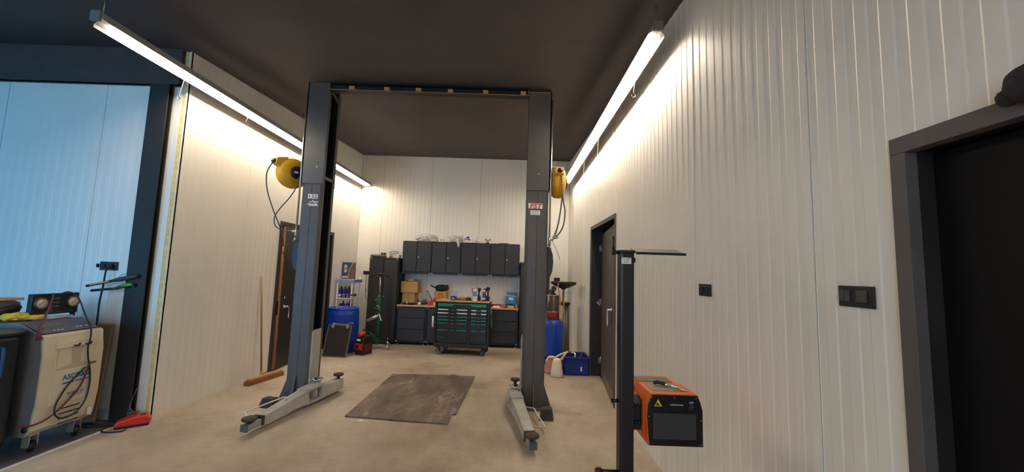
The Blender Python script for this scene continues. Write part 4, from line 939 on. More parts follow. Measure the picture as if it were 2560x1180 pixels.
# radiator leaning on the barrel
t = thing('radiator', 'black car radiator leaning against the blue barrel', 'radiator', (-3.2, 7.22, 0))
mt = Matrix.Translation((-3.205, 7.165, .004)) @ Matrix.Rotation(R(-4), 4, 'Z') @ Matrix.Rotation(R(-16), 4, 'X')
GR = mat('radiator_core', (40, 34, 31), .7, var=.2, scale=30, bump=.5, bscale=160, stretch=(1, 1, .1))
obj('core', MB().box(-.215, .215, 0, .03, .012, .56, mtx=mt), GR, t)
for a, b in ((-.23, -.213), (.213, .23)): obj('side_tank', MB().box(a, b, -.006, .036, 0, .575, .004, mtx=mt), mat('rad_alu', (120, 114, 106), .45, .6), t)
for a, b in ((0, .014), (.558, .575)): obj('end_tank', MB().box(-.23, .23, -.006, .036, a, b, .004, mtx=mt), mat('rad_alu', (120, 114, 106), .45, .6), t)
for x in (-.13, .15): obj('mount_tab', MB().lathe([(.028, 0), (.028, .006)], mt @ Vector((x, -.006, .55)), mt.to_3x3() @ Vector((0, -1, 0)), 14, 1, 1.4), mat('tab_tan', (150, 138, 120), .5), t)
obj('top_pipe', MB().tube([mt @ Vector(p_) for p_ in ((-.17, 0, .585), (-.13, 0, .605), (-.10, 0, .59), (.12, 0, .585), (.15, 0, .60), (.19, -.01, .615), (.25, -.01, .612))], .011, 8, 3), STEEL, t)
# jump starter
t = thing('jump_starter', 'black and red jump starter on the floor beside the barrel', 'jump starter', (-2.79, 7.46, 0))
mt = Matrix.Translation((-2.80, 7.47, .001)) @ Matrix.Rotation(R(-22), 4, 'Z')
obj('case', MB().prism([(-.10, 0), (.16, 0), (.17, .16), (.14, .33), (.08, .36), (-.09, .33), (-.11, .2)], -.09, .09, 'yz', .014).xf(mt), BLACKPL, t)
obj('red_panel', MB().box(-.082, .082, -.122, -.10, .10, .215, .004, mtx=mt), RED, t)
obj('panel_recess', MB().box(-.065, .005, -.126, -.121, .12, .195, mtx=mt), mat('recess_dark', (48, 22, 20), .6), t)
obj('label', MB().box(-.05, .03, -.108, -.10, .262, .295, mtx=mt), PAPER, t)
obj('handle', MB().tube([mt @ Vector(p_) for p_ in ((.0, -.06, .33), (.0, -.02, .39), (.0, .08, .42), (.0, .15, .36))], .018, 10, 4), mat('handle_black', (40, 36, 36), .5), t)
obj('red_clamp', MB().box(-.03, .05, -.03, .10, .36, .41, .012, mtx=mt @ Matrix.Rotation(R(12), 4, 'X')), RED, t)
obj('grey_flank', MB().box(.085, .096, -.04, .12, .06, .20, .004, mtx=mt), mat('flank_wine', (96, 30, 26), .5), t)
# oil display rack
t = thing('display_rack', 'white wire display rack with blue printed header board behind the barrel', 'display rack', (-3.5, 8.25, 0))
WIRE = mat('rack_white', (226, 224, 220), .4)
for x, y in ((-3.64, 8.08), (-3.64, 8.48), (-3.34, 8.08), (-3.34, 8.48)): obj('rack_post', MB().cyl((x, y, 0), (x, y, 1.40 if y < 8.3 else 1.45), .009), WIRE, t)
for zz in (.32, .66, .99):
    sh = MB()
    for k in range(7): sh.cyl((-3.64+k*.05, 8.08, zz), (-3.64+k*.05, 8.48, zz), .004, n=6)
    for y in (8.08, 8.28, 8.48): sh.cyl((-3.64, y, zz), (-3.34, y, zz), .005, n=6)
    sh.cyl((-3.64, 8.08, zz+.06), (-3.34, 8.08, zz+.06), .005, n=6)
    obj('wire_shelf', sh, WIRE, t)
obj('price_rail', MB().box(-3.655, -3.29, 8.06, 8.08, .985, 1.01, .003), WIRE, t)
obj('top_tray', MB().box(-3.66, -3.29, 8.06, 8.50, 1.325, 1.39, .006), mat('tray_periwinkle', (132, 148, 210), .45), t)
hb = obj('header_board', MB().box(-3.675, -3.385, 8.30, 8.315, 1.39, 1.75, .002), mat('header_navy', (46, 58, 108), .5), t)
obj('brown_field', MB().prism([(-3.52, 1.392), (-3.39, 1.392), (-3.39, 1.748), (-3.43, 1.748), (-3.50, 1.62), (-3.525, 1.5)], 8.2975, 8.2995, 'xz'), mat('header_brown', (104, 88, 66), .6), hb)
obj('yellow_curve', MB().prism([(-3.53, 1.392), (-3.52, 1.392), (-3.525, 1.5), (-3.50, 1.62), (-3.43, 1.748), (-3.445, 1.748), (-3.512, 1.62), (-3.535, 1.5)], 8.296, 8.298, 'xz'), mat('header_yellow', (222, 190, 108), .5), hb)
obj('emblem', MB().prism([(-3.625, 1.56), (-3.605, 1.53), (-3.58, 1.53), (-3.56, 1.56), (-3.56, 1.67), (-3.58, 1.70), (-3.605, 1.70), (-3.625, 1.67)], 8.296, 8.299, 'xz'), mat('header_yellow', (222, 190, 108), .5), hb)
obj('emblem_field', MB().box(-3.62, -3.565, 8.2945, 8.296, 1.59, 1.64), mat('emblem_blue', (70, 84, 150), .5), hb)
text('NAPA', .026, (-3.5925, 8.2940, 1.615), FACE_FRONT, PAPER, hb)
obj('footer_band', MB().box(-3.665, -3.54, 8.296, 8.299, 1.41, 1.455), mat('header_orange', (206, 168, 120), .5), hb)
def oil_bottle(label, x, y, z, w=.05, h=.22, shade=0, rz=0):
    tb = thing('oil_bottle', label, 'oil bottle', (x, y, z), 'blue oil bottles on the display rack')
    BL = NAVY if not shade else mat('bottle_indigo', (44, 40, 140), .4)
    obj('bottle_body', MB().box(x-w, x+w, y-.035, y+.035, z, z+h*.8, .012), BL, tb)
    obj('cap', MB().cyl((x+w*.4, y, z+h*.79), (x+w*.4, y, z+h), .016), BL if shade else INKBLK, tb)
    obj('label', MB().box(x-w*.75, x+w*.75, y-.0365, y-.035, z+.03, z+h*.35), mat('label_lilac', (206, 206, 230), .5), tb)
oil_bottle('blue oil bottle at the left of the upper rack shelf', -3.595, 8.14, .997, .032, .24)
oil_bottle('blue oil bottle in the middle of the upper rack shelf', -3.52, 8.15, .997, .034, .24, 1)
oil_bottle('blue oil bottle at the right of the upper rack shelf', -3.435, 8.14, .997, .034, .25)
oil_bottle('dark blue oil bottle at the left of the middle rack shelf', -3.535, 8.12, .667, .055, .27)
oil_bottle('indigo oil bottle at the right of the middle rack shelf', -3.40, 8.13, .667, .055, .29, 1)
oil_bottle('blue oil bottle on the bottom rack shelf', -3.385, 8.14, .327, .045, .25)
one('squeegee', MB().cyl((-3.53, 8.03, 1.055), (-3.24, 8.0, 1.075), .014).box(-3.25, -3.21, 7.97, 8.03, 1.05, 1.10, .004), mat('squeegee_dark', (54, 52, 54), .5), 'dark handled wiper lying across the front of the display rack', 'wiper')
# transmission jack
t = thing('transmission_jack', 'green hydraulic jack on casters before the tall cabinet', 'jack', (-2.75, 8.08, 0))
jx, jy = -2.745, 8.08
obj('lower_column', MB().cyl((jx+.01, jy, .10), (jx, jy, .93), .042, n=22), GREENDK, t)
obj('valve_block', MB().box(jx-.05, jx+.05, jy-.05, jy+.05, .90, 1.06, .012).cyl((jx-.09, jy-.03, .98), (jx-.03, jy-.03, .98), .02).lathe([(.045, 1.05), (.05, 1.07), (.03, 1.10)], (jx, jy, 0)), GREENDK, t)
obj('piston_rod', MB().cyl((jx, jy, 1.08), (jx-.01, jy, 1.49), .014), CHROME, t)
obj('saddle', MB().tube([(jx-.20, jy, 1.46), (jx-.15, jy-.02, 1.50), (jx-.06, jy-.03, 1.525), (jx+.05, jy-.03, 1.525), (jx+.12, jy-.02, 1.50), (jx+.16, jy, 1.46)], .013, 8, 4), BLACKPL, t)
obj('saddle_head', MB().box(jx-.045, jx+.03, jy-.03, jy+.03, 1.49, 1.56, .006).box(jx-.09, jx+.06, jy-.012, jy+.012, 1.585, 1.595).cyl((jx, jy, 1.55), (jx, jy, 1.59), .01), BLACKPL, t)
for k in range(2): obj('hand_screw', MB().cyl((jx-.05, jy-.05, .86-.06*k), (jx-.01, jy-.06, .87-.06*k), .012), CHROME, t)
for a_ in (R(-28), R(62), R(152), R(242)):
    e = Vector((jx+.30*math.cos(a_), jy+.30*math.sin(a_), 0))
    lg = obj('leg', MB().beam((jx, jy), e, .05, .045, (.10, .16), (.10, .15), .004), mat('leg_dark', (40, 42, 40), .5), t)
    obj('caster', MB().lathe([(.03, -.012), (.036, 0), (.03, .012)], (e.x+.02, e.y, .036), (math.cos(a_+.8), math.sin(a_+.8), 0), 18), mat('caster_grey', (140, 138, 132), .5), lg)
    obj('caster_fork', MB().cyl((e.x, e.y, .06), (e.x, e.y, .175), .013).box(e.x-.022, e.x+.03, e.y-.02, e.y+.02, .055, .085, .003), CHROME, lg)
obj('pump_lever', MB().beam((jx-.02, jy-.03), (jx-.26, jy-.10), .05, .035, (.20, .26), (.36, .40), .004), GREENDK, t)
obj('column_foot', MB().box(jx-.055, jx+.055, jy-.055, jy+.055, .08, .22, .008), GREENDK, t)
t = thing('spray_can', 'silver spray can with hose clipped to the green jack', 'spray can', (-2.82, 7.98, .56))
obj('can', MB().lathe([(.026, 0), (.032, .006), (.033, .21), (.02, .235), (.012, .25)], (-2.935, 7.96, .565), (.86, .06, .42), 20), mat('can_silver', (176, 176, 178), .3, .7), t)
obj('nozzle', MB().tube([(-2.715, 7.975, .68), (-2.69, 7.97, .69), (-2.66, 7.96, .62), (-2.64, 7.96, .57)], .012, 8, 3), WHITEPL, t)
obj('clip_hose', MB().tube([(-2.86, 7.97, .80), (-2.80, 7.96, .815), (-2.73, 7.96, .79), (-2.68, 7.97, .73), (-2.66, 7.98, .70)], .016, 8, 4), BLACKPL, t)

def outlet(name, label, c, u, n, w, h, slots, m=BLACKPL):
    """plate centred at c on a wall; u = horizontal direction on the wall, n = outward"""
    c = Vector(c); u = Vector(u); n = Vector(n); t = thing(name, label, 'socket' if 'socket' in name else 'switch', c)
    M4 = Matrix(((u.x, n.x, 0, c.x), (u.y, n.y, 0, c.y), (0, 0, 1, c.z), (0, 0, 0, 1)))
    obj('plate', MB().box(-w/2, w/2, .0, .011, -h/2, h/2, .003, mtx=M4), m, t)
    for (x, ww, hh, kind) in slots:
        if kind == 'socket':
            obj('socket_well', MB().lathe([(ww/2, 0), (ww/2, .003), (ww/2-.003, .004), (ww/2-.006, .001), (.001, .001)], M4 @ Vector((x, .011, 0)), n, 20), mat('socket_well', (12, 12, 13), .6), t)
            obj('earth_pin', MB().cyl(M4 @ Vector((x, .010, .008)), M4 @ Vector((x, .018, .008)), .0025, n=8), STEEL, t)
        else:
            obj('rocker', MB().box(x-ww/2, x+ww/2, .008, .018, -hh/2, hh/2, .003, mtx=M4 @ Matrix.Rotation(R(3), 4, 'X')), mat('rocker_grey', (66, 63, 60), .5), t)
    return t
outlet('wall_socket', 'black double socket on the back wall beside the tall cabinet', (-3.445, YB, 1.53), (1, 0, 0), (0, -1, 0), .14, .08, [(-.033, .045, 0, 'socket'), (.033, .045, 0, 'socket')])
outlet('wall_socket', 'black double socket on the back wall above the oil drainer funnel', (1.08, YB, 1.515), (1, 0, 0), (0, -1, 0), .14, .08, [(-.033, .045, 0, 'socket'), (.033, .045, 0, 'socket')])
outlet('wall_socket', 'black double socket on the right wall beside the headlight tester', (XR, 2.66, 1.571), (0, -1, 0), (-1, 0, 0), .155, .083, [(-.035, .05, 0, 'socket'), (.035, .05, 0, 'socket')])
outlet('light_switch', 'black switch plate with rockers beside the near black door', (XR, 1.494, 1.599), (0, -1, 0), (-1, 0, 0), .152, .082, [(-.054, .021, .044, 'r'), (-.031, .021, .044, 'r'), (.030, .044, .046, 'r')])
one('wall_cable', MB().tube([(-3.43, 9.075, 1.49), (-3.435, 9.08, 1.3), (-3.425, 9.08, 1.0), (-3.37, 9.08, .91), (-3.28, 9.08, .90)], .005, 6, 5).tube([(-3.40, 9.075, 1.49), (-3.38, 9.08, 1.42), (-3.39, 9.08, 1.3), (-3.37, 9.08, 1.22), (-3.41, 9.08, 1.13), (-3.40, 9.08, 1.09), (-3.37, 9.08, 1.12), (-3.34, 9.08, 1.25)], .004, 6, 5), mat('cable_grey', (132, 124, 112), .5), 'thin grey cable hanging from the socket beside the tall cabinet', 'cable')

# ------------------------------------------------------------------ corner right of the lift: oil drainer, jugs, crate
t = thing('oil_drainer', 'blue waste oil drainer with black funnel on a yellow pole', 'oil drainer', (.84, 7.25, 0))
TK = mat('tank_blue', (16, 70, 180), .4, var=.06)
obj('tank', MB().lathe([(.14, .10), (.185, .13), (.2, .2), (.2, .70), (.185, .77), (.13, .81), (.0005, .815)], (.80, 7.25, 0), n=36), TK, t)
obj('tank_weld', MB().box(.835, .845, 7.045, 7.055, .3, .66), mat('weld_dark', (20, 44, 110), .5), t)
obj('tank_base', MB().box(.62, .98, 7.08, 7.42, .06, .105, .006), mat('base_dark', (44, 42, 42), .6), t)
for x, y in ((.66, 7.12), (.94, 7.12), (.66, 7.38), (.94, 7.38)): obj('caster', MB().lathe([(.025, -.012), (.032, -.008), (.032, .008), (.025, .012)], (x, y, .032), (1, .3, 0), 16), BLACKPL, t)
obj('red_band', MB().lathe([(.125, .812), (.13, .82), (.13, .92), (.12, .94)], (.79, 7.25, 0), n=30), mat('band_red', (118, 30, 24), .55), t)
obj('gauge_cylinder', MB().lathe([(.115, .942), (.117, .95), (.117, 1.24), (.11, 1.245)], (.795, 7.25, 0), n=30), mat('gauge_brown', (96, 78, 66), .25, trans=.3), t)
for zz in (.945, 1.245): obj('gauge_ring', MB().torus((.795, 7.25, zz), .117, .010, n=28), STEEL, t)
for x in (.69, .80, .90): obj('tie_rod', MB().cyl((x, 7.135, .94), (x, 7.135, 1.25), .006), STEEL, t)
gt = MB()
for k in range(9): gt.box(.72, .72+(.05 if k % 2 else .03), 7.128, 7.131, .98+k*.028, .984+k*.028)
obj('scale_marks', gt, INKBLK, t, kind='stuff')
obj('valve_head', MB().lathe([(.05, 1.25), (.05, 1.27), (.02, 1.29), (.02, 1.33)], (.80, 7.25, 0), n=18).lathe([(.045, 0), (.05, .02), (.045, .04)], (.80, 7.22, 1.37), (0, -1, .2), 18).lathe([(.035, 0), (.04, .02), (.035, .035)], (.74, 7.21, 1.31), (0, -1, .2), 18), BLACKPL, t)
obj('funnel_bowl', MB().lathe([(.03, 1.355), (.05, 1.375), (.12, 1.40), (.235, 1.46), (.243, 1.50), (.236, 1.505), (.228, 1.49), (.11, 1.415), (.02, 1.39)], (.995, 7.30, 0), n=36), BLACKPL, t)
obj('funnel_pole', MB().cyl((1.01, 7.30, .10), (.998, 7.30, 1.36), .017), mat('pole_brass', (176, 140, 72), .4, .3), t)
obj('suction_hose', MB().tube([(.86, 7.2, .2), (.965, 7.22, .35), (.955, 7.2, .7), (.93, 7.18, 1.1), (.90, 7.15, 1.28), (.87, 7.12, 1.42), (.88, 7.10, 1.49), (.93, 7.08, 1.515), (.97, 7.08, 1.505)], .011, 8, 6), mat('hose_tan', (190, 160, 110), .45), t)
obj('drain_hose', MB().tube([(.68, 7.08, .95), (.65, 7.06, .88), (.68, 7.05, .80), (.74, 7.04, .72), (.74, 7.04, .66)], .012, 8, 5), HOSEGREY, t)
t = thing('extractor_unit', 'tall grey tube unit with black collar behind the oil drainer', 'extractor', (1.10, 7.62, 0))
obj('tube_body', MB().cyl((1.12, 7.62, .0), (1.10, 7.62, 1.06), .055, n=24), mat('tube_taupe', (128, 116, 104), .4, .4), t)
obj('collar', MB().lathe([(.07, 1.03), (.115, 1.05), (.12, 1.085), (.11, 1.10), (.06, 1.105)], (1.06, 7.62, 0), n=26), BLACKPL, t)
obj('collar_ring', MB().torus((1.06, 7.62, 1.10), .11, .008, n=26), STEEL, t)
obj('dip_rod', MB().cyl((1.02, 7.62, 1.30), (1.20, 7.60, 1.285), .005, n=8).cyl((1.02, 7.62, 1.10), (1.02, 7.62, 1.30), .005, n=8), STEEL, t)
# crate
t = thing('plastic_crate', 'dark blue plastic crate on the floor beside the ajar right door', 'crate', (1.115, 6.62, 0))
cx0, cx1, cy0, cy1, ch = .905, 1.325, 6.44, 6.86, .295
cm = MB().box(cx0+.01, cx1-.01, cy0+.01, cy1-.01, .012, .022)
obj('crate_floor', cm, CRATEBLUE, t)
for nm, b_ in (('front', (cx0, cx1, cy0, cy0+.014)), ('back', (cx0, cx1, cy1-.014, cy1)), ('side', (cx0, cx0+.014, cy0, cy1)), ('side', (cx1-.014, cx1, cy0, cy1))):
    obj('crate_wall', MB().box(*b_, .008, ch-.02, .002), CRATEBLUE, t)
rm = MB().box(cx0-.012, cx1+.006, cy0-.014, cy0+.01, ch-.03, ch, .004).box(cx0-.012, cx1+.006, cy1-.01, cy1+.014, ch-.03, ch, .004).box(cx0-.014, cx0+.01, cy0-.01, cy1+.01, ch-.03, ch, .004).box(cx1-.01, cx1+.006, cy0-.01, cy1+.01, ch-.03, ch, .004)
each('crate_rim', rm, CRATEBLUE, t)
for zz, a0, a1 in ((.235, cx0, cx1), (.12, cx0, cx0+.11), (.12, cx1-.11, cx1), (.19, cx0, cx0+.12), (.19, cx1-.12, cx1), (.03, cx0, cx1)): obj('crate_rib', MB().box(a0, a1, cy0-.010, cy0+.002, zz-.004, zz+.004), CRATEBLUE, t)
for x in (cx0+.13, cx0+.20, cx1-.13): obj('crate_rib', MB().box(x-.004, x+.004, cy0-.010, cy0+.002, .02, .23), CRATEBLUE, t)
obj('label', MB().box(1.18, 1.205, cy0-.012, cy0-.010, .07, .145), PAPER, t)
one('bent_pipe', MB().tube([(1.02, 6.62, .25), (1.06, 6.6, .33), (1.11, 6.56, .32), (1.10, 6.52, .27), (1.13, 6.5, .25)], .012, 8, 4), CHROME, 'bent chrome pipe sticking out of the blue crate', 'pipe')
one('crate_hose', MB().tube([(1.14, 6.50, .20), (1.17, 6.47, .27), (1.22, 6.52, .33), (1.24, 6.62, .33), (1.22, 6.7, .25)], .022, 10, 5), BLACKPL, 'thick black hose lying in the blue crate', 'hose')
# jugs
t = thing('oil_jug', 'white plastic jug with yellow spout in front of the blue crate', 'jug', (.785, 6.35, 0))
JW = mat('jug_white', (236, 226, 210), .4, var=.04)
obj('jug_body', MB().lathe([(.09, 0), (.1, .008), (.1, .06), (.085, .17), (.07, .235), (.06, .262), (.045, .28), (.0005, .285)], (.783, 6.355, 0), n=30), JW, t)
obj('spout_collar', MB().cyl((.835, 6.345, .255), (.862, 6.342, .29), .022), mat('spout_yellow', (232, 186, 70), .45), t)
obj('spout', MB().tube([(.862, 6.342, .288), (.92, 6.34, .37), (.95, 6.34, .405)], [.020, .016, .012], 12), mat('spout_cream', (230, 210, 176), .5), t)
obj('jug_neck', MB().cyl((.80, 6.35, .23), (.838, 6.345, .258), .03, .024), JW, t)
obj('jug_label', MB().box(.835, .872, 6.262, 6.275, .125, .18, .002, mtx=Matrix.Translation((.783, 6.355, 0)) @ Matrix.Rotation(R(22), 4, 'Z') @ Matrix.Translation((-.783, -6.355, 0))), INKBLK, t)
t = thing('oil_jug', 'pinkish plastic jug half hidden behind the white jug', 'jug', (.70, 6.56, 0))
JP = mat('jug_pink', (206, 150, 126), .45, var=.12, scale=6)
obj('jug_body', MB().box(.615, .765, 6.48, 6.64, .0, .215, .03, 3).lathe([(.075, .2), (.06, .235), (.03, .25), (.0005, .255)], (.70, 6.56, 0)), JP, t)
obj('jug_handle', MB().tube([(.63, 6.5, .21), (.66, 6.5, .265), (.72, 6.5, .275), (.78, 6.5, .26)], .016, 8, 4), JW, t)
obj('spout', MB().tube([(.76, 6.56, .23), (.83, 6.55, .285), (.93, 6.55, .335), (1.0, 6.55, .345)], [.018, .018, .018, .016, .014, .012, .01], 10, 2), mat('spout_cream', (230, 210, 176), .5), t)
obj('spout_collar', MB().cyl((.75, 6.56, .225), (.79, 6.556, .255), .024), mat('spout_yellow', (232, 186, 70), .45), t)

# ------------------------------------------------------------------ headlight tester
t = thing('headlight_tester', 'headlight tester with black column and orange optical box by the right wall', 'headlight tester', (.70, 2.05, 0))
PB = mat('tester_black', (24, 23, 26), .35)
col = obj('column', MB().box(.569, .643, 2.0, 2.075, .08, 1.778, .012), PB, t)
obj('column_cap', MB().box(.566, .646, 1.997, 2.078, 1.770, 1.786, .004), BLACKPL, col)
stk = obj('sticker', MB().box(.573, .624, 1.9985, 2.0005, 1.713, 1.746), PAPER, col)
text('FST', .014, (.611, 1.998, 1.738), FACE_FRONT, INKRED, stk, shear=.25, depth=.0003)
pl = MB().box(.576, .598, 1.9978, 1.9985, 1.737, 1.7395)
for k in range(4): pl.box(.583, .583+(.032, .026, .03, .02)[k], 1.9978, 1.9985, 1.729-k*.0036, 1.7303-k*.0036)
each('print_line', pl, mat('ink_grey', (120, 120, 122), .6), stk)
obj('mirror_bar', MB().box(.648, .90, 0, .11, -.003, .003, .001, mtx=Matrix.Translation((0, 1.985, 1.772)) @ Matrix.Rotation(R(14), 4, 'X')), mat('mirror_brown', (120, 110, 104), .12, .8), t)
obj('mirror_frame', MB().box(.645, .903, 1.978, 1.988, 1.764, 1.777, .002), BLACKPL, t)
obj('mirror_knob', MB().lathe([(.014, 0), (.014, .012)], (.643, 2.04, 1.735), (1, 0, 0), 14), BLACKPL, t)
obj('clamp', MB().cyl((.545, 2.04, 1.775), (.57, 2.04, 1.775), .011).cyl((.541, 2.04, 1.76), (.541, 2.04, 1.80), .009), BLACKPL, t)
obj('sighting_rod', MB().cyl((.541, 2.04, 1.79), (.541, 2.04, 1.86), .0045, n=8), BLACKPL, t)
obj('grip_pin', MB().cyl((.538, 2.03, 1.012), (.57, 2.03, 1.012), .010).lathe([(.011, 0), (.012, .004), (.011, .01)], (.532, 2.03, 1.012), (1, 0, 0), 14), mat('pin_black', (34, 33, 34), .25), t)
obj('push_handle', MB().cyl((.47, 2.03, .665), (.57, 2.03, .665), .010), BLACKPL, t); obj('handle_knob', MB().lathe([(.001, -.02), (.012, -.018), (.018, 0), (.014, .014), (.001, .016)], (.472, 2.03, .668), (1, 0, 0), 18), mat('knob_red', (66, 18, 16), .35), t)
obj('base', MB().box(.44, 1.06, 1.92, 2.16, .03, .085, .01), PB, t)
for x in (.50, 1.0): obj('base_wheel', MB().lathe([(.03, -.012), (.035, 0), (.03, .012)], (x, 2.04, .035), (0, 1, 0), 20), BLACKPL, t)
# bracket
obj('bracket', MB().prism([(2.07, .855), (2.28, .87), (2.28, 1.02), (2.12, 1.02), (2.07, .99)], .64, .70, 'yz', .004), BLACKPL, t)
for zz in (.895, .985):
    for k, x in enumerate((.652, .672, .69)): obj('adjuster', MB().lathe([(.008, 0), (.010, .006), (.007, .014), (.0005, .015)], (x, 2.072, zz), (0, -1, 0), 14), BLACKPL, t)
# optical box: outline in XZ, lofted along Y
def octa(x0, x1, z0, z1, c, cr):   # corners: small chamfers top left, larger top right
    return [(x0+.01, z0), (x1, z0), (x1, z1-.075), (x1-.012, z1-.03), (x1-.024, z1), (x0+.024, z1), (x0+.004, z1-.05), (x0, z1-.12)]
f0 = octa(.706, .990, .806, 1.058, 0, 0); sh_ = []
for y, g in ((2.012, 0.), (2.03, .0), (2.20, .0), (2.23, .012), (2.38, .014)):
    sh_.append([Vector((x+(g if x < .8 else -g), y, zz+(g*.6 if zz < .9 else -g*.3))) for x, zz in f0])
bx_ = obj('optical_box', MB().rings(sh_, False), ORANGE, t)
fp = obj('front_panel', MB().prism([(x+(.004 if x < .8 else -.002), zz-(.003 if zz > 1 else -.002)) for x, zz in f0], 2.002, 2.013, 'xz', .002), mat('panel_black', (20, 20, 21), .3), t)
obj('screen', MB().box(.737, .953, 1.9995, 2.0025, .842, .966, .001), mat('screen_grey', (66, 66, 68), .18), fp)
obj('screen_bezel', MB().box(.730, .960, 2.0, 2.0022, .966, .970).box(.730, .960, 2.0, 2.0022, .838, .842), BLACKPL, fp)
obj('warning_triangle', MB().prism([(.744, 1.0), (.782, 1.0), (.763, 1.034)], 2.0, 2.0025, 'xz'), mat('warn_yellow', (226, 206, 40), .5), fp)
obj('warning_mark', MB().prism([(.752, 1.005), (.776, 1.003), (.765, 1.012), (.757, 1.02)], 1.999, 2.0003, 'xz'), INKBLK, fp)
text('Luminoscope', .0125, (.856, 2.0005, 1.010), FACE_FRONT, mat('ink_pale', (190, 190, 190), .5), fp, depth=.0004)
text('LRE', .014, (.930, 2.0005, 1.022), FACE_FRONT, mat('ink_pale', (190, 190, 190), .5), fp, depth=.0004)
each('print_line', MB().box(.922, .942, 2.0008, 2.0022, 1.006, 1.010).box(.918, .944, 2.0008, 2.0022, .998, 1.001).box(.92, .94, 2.0008, 2.0022, .990, .993), mat('ink_dim', (92, 92, 92), .5), fp)
for x, zz in ((.73, 1.045), (.846, 1.045), (.955, 1.043), (.716, .95), (.978, .935), (.718, .818), (.976, .818)): obj('panel_screw', MB().lathe([(.004, 0), (.003, .0015)], (x, 2.0025, zz), (0, -1, 0), 10), STEEL, fp)
obj('top_window', MB().box(.745, .935, 2.245, 2.345, 1.0535, 1.058, .001), mat('window_grey', (108, 102, 98), .3), bx_)
obj('top_plate', MB().box(.755, .925, 2.06, 2.20, 1.0575, 1.0605, .001), mat('plate_taupe', (150, 138, 122), .35, .3), bx_)
obj('side_rib', MB().box(.698, .712, 2.04, 2.056, .83, 1.0, .003), mat('orange_dark', (214, 88, 16), .45), bx_)
for y in (2.05, 2.21): obj('side_groove', MB().box(.706, .716, y, y+.012, .94, 1.04, mtx=Matrix.Translation((.71, y, .99)) @ Matrix.Rotation(R(-18), 4, 'X') @ Matrix.Translation((-.71, -y, -.99))), mat('orange_dark', (214, 88, 16), .45), bx_)
h = thing('hand_tool', 'steel tool with black handle lying on top of the orange optical box', 'hand tool', (.85, 2.12, 1.062))
obj('tool_handle', MB().tube([(.80, 2.16, 1.071), (.82, 2.165, 1.076), (.845, 2.155, 1.072), (.855, 2.145, 1.070)], [.009, .011, .010, .008], 10), BLACKPL, h)
obj('tool_shaft', MB().cyl((.855, 2.145, 1.070), (.93, 2.045, 1.066), .005).box(.85, .862, 2.115, 2.135, 1.062, 1.074, .002), CHROME, h)

# dark rounded shape above the near door
t = thing('rounded_lump', 'dark blurry rounded lump above the black door at the right edge', 'lump', (1.30, .975, 2.12))
obj('lump_body', MB().blob((1.305, .925, 2.175), (.036, .055, .052), .10, 2.0, 2, 4), mat('lump_dark', (46, 42, 44), .95, var=.3, scale=30, bump=.6, bscale=90), t)
obj('lump_tip', MB().blob((1.305, .975, 2.155), (.022, .022, .024), .15, 2.0, 5, 3), mat('lump_dark', (46, 42, 44), .95), t)
obj('hanger_pin', MB().cyl((1.305, .925, 2.18), (XR, .925, 2.18), .008), BLACKPL, t)

# ------------------------------------------------------------------ the daylit bay on the left: air-conditioning service machine
t = thing('ac_service_machine', 'beige and grey air-conditioning service machine on casters in the daylit bay', 'service machine', (-4.3, 3.57, 0))
# side outline (x, z); the front faces +X
sideprof = [(-4.72, .15), (-4.03, .14), (-3.985, .19), (-3.965, .40), (-3.965, .80), (-3.985, .965), (-4.0, .98), (-4.19, 1.075), (-4.72, 1.085)]
BY0, BY1 = 3.325, 3.80
body = MB(); inner = [(x, zz) for x, zz in sideprof]
obj('body', MB().prism([(x-.004, zz) for x, zz in sideprof], BY0, BY1, 'xz', .012), MGREY, t)
# beige front cover wraps the front only
fc = [(-4.03, .142), (-3.975, .19), (-3.955, .40), (-3.955, .80), (-3.975, .97), (-4.0, .984), (-4.02, .972), (-3.99, .80), (-3.99, .40), (-4.01, .2)]
fcov = obj('front_cover', MB().prism(fc, BY0+.004, BY1+.012, 'xz', .006), BEIGE, t)
obj('cover_cheek', MB().box(-4.06, -3.985, BY1-.004, BY1+.012, .16, .95, .006), BEIGE, t)
XF = -3.953
dp = obj('front_door', MB().box(XF-.012, XF+.004, 3.415, 3.735, .36, .905, .004), BEIGE, t)
obj('upper_recess', MB().box(XF+.0025, XF+.0055, 3.43, 3.72, .66, .845), mat('recess_beige', (186, 174, 150), .55), dp)
obj('recess_rib', MB().prism([(3.44, .845), (3.53, .845), (3.545, .70), (3.43, .68)], XF+.004, XF+.008, 'yz'), BEIGE, dp)
obj('recess_rib', MB().prism([(3.63, .845), (3.715, .845), (3.715, .69), (3.62, .70)], XF+.004, XF+.008, 'yz'), BEIGE, dp)
obj('recess_bar', MB().box(XF+.003, XF+.014, 3.41, 3.735, .848, .868, .003), BEIGE, dp)
for y in (3.545, 3.64): obj('hose_hook', MB().tube([(XF, y, .86), (XF+.05, y, .865), (XF+.06, y, .885)], .008, 8, 3), BLACKPL, dp)
obj('lower_door', MB().prism([(3.42, .66), (3.73, .66), (3.72, .42), (3.69, .37), (3.43, .37)], XF+.003, XF+.010, 'yz', .002), BEIGE, dp)
SHD = XF+.0105
for k in range(4): obj('vent_slot', MB().box(XF+.001, XF+.006, 3.50, 3.66, .315-.042*k, .323-.042*k), INKBLK, t)
text('ASC5000', .062, (SHD+.0005, 3.595, .588), FACE_PX, INKBLUE, dp, squash=.92)
each('print_line', MB().box(SHD, SHD+.0006, 3.49, 3.58, .532, .546).box(SHD, SHD+.0006, 3.59, 3.70, .535, .546), INKBLUE, dp)
text('WAECO', .036, (SHD+.0005, 3.605, .437), FACE_PX, INKBLUE, dp, squash=1.0)
obj('print_line', MB().box(SHD, SHD+.0006, 3.54, 3.67, .412, .417), INKBLUE, dp)
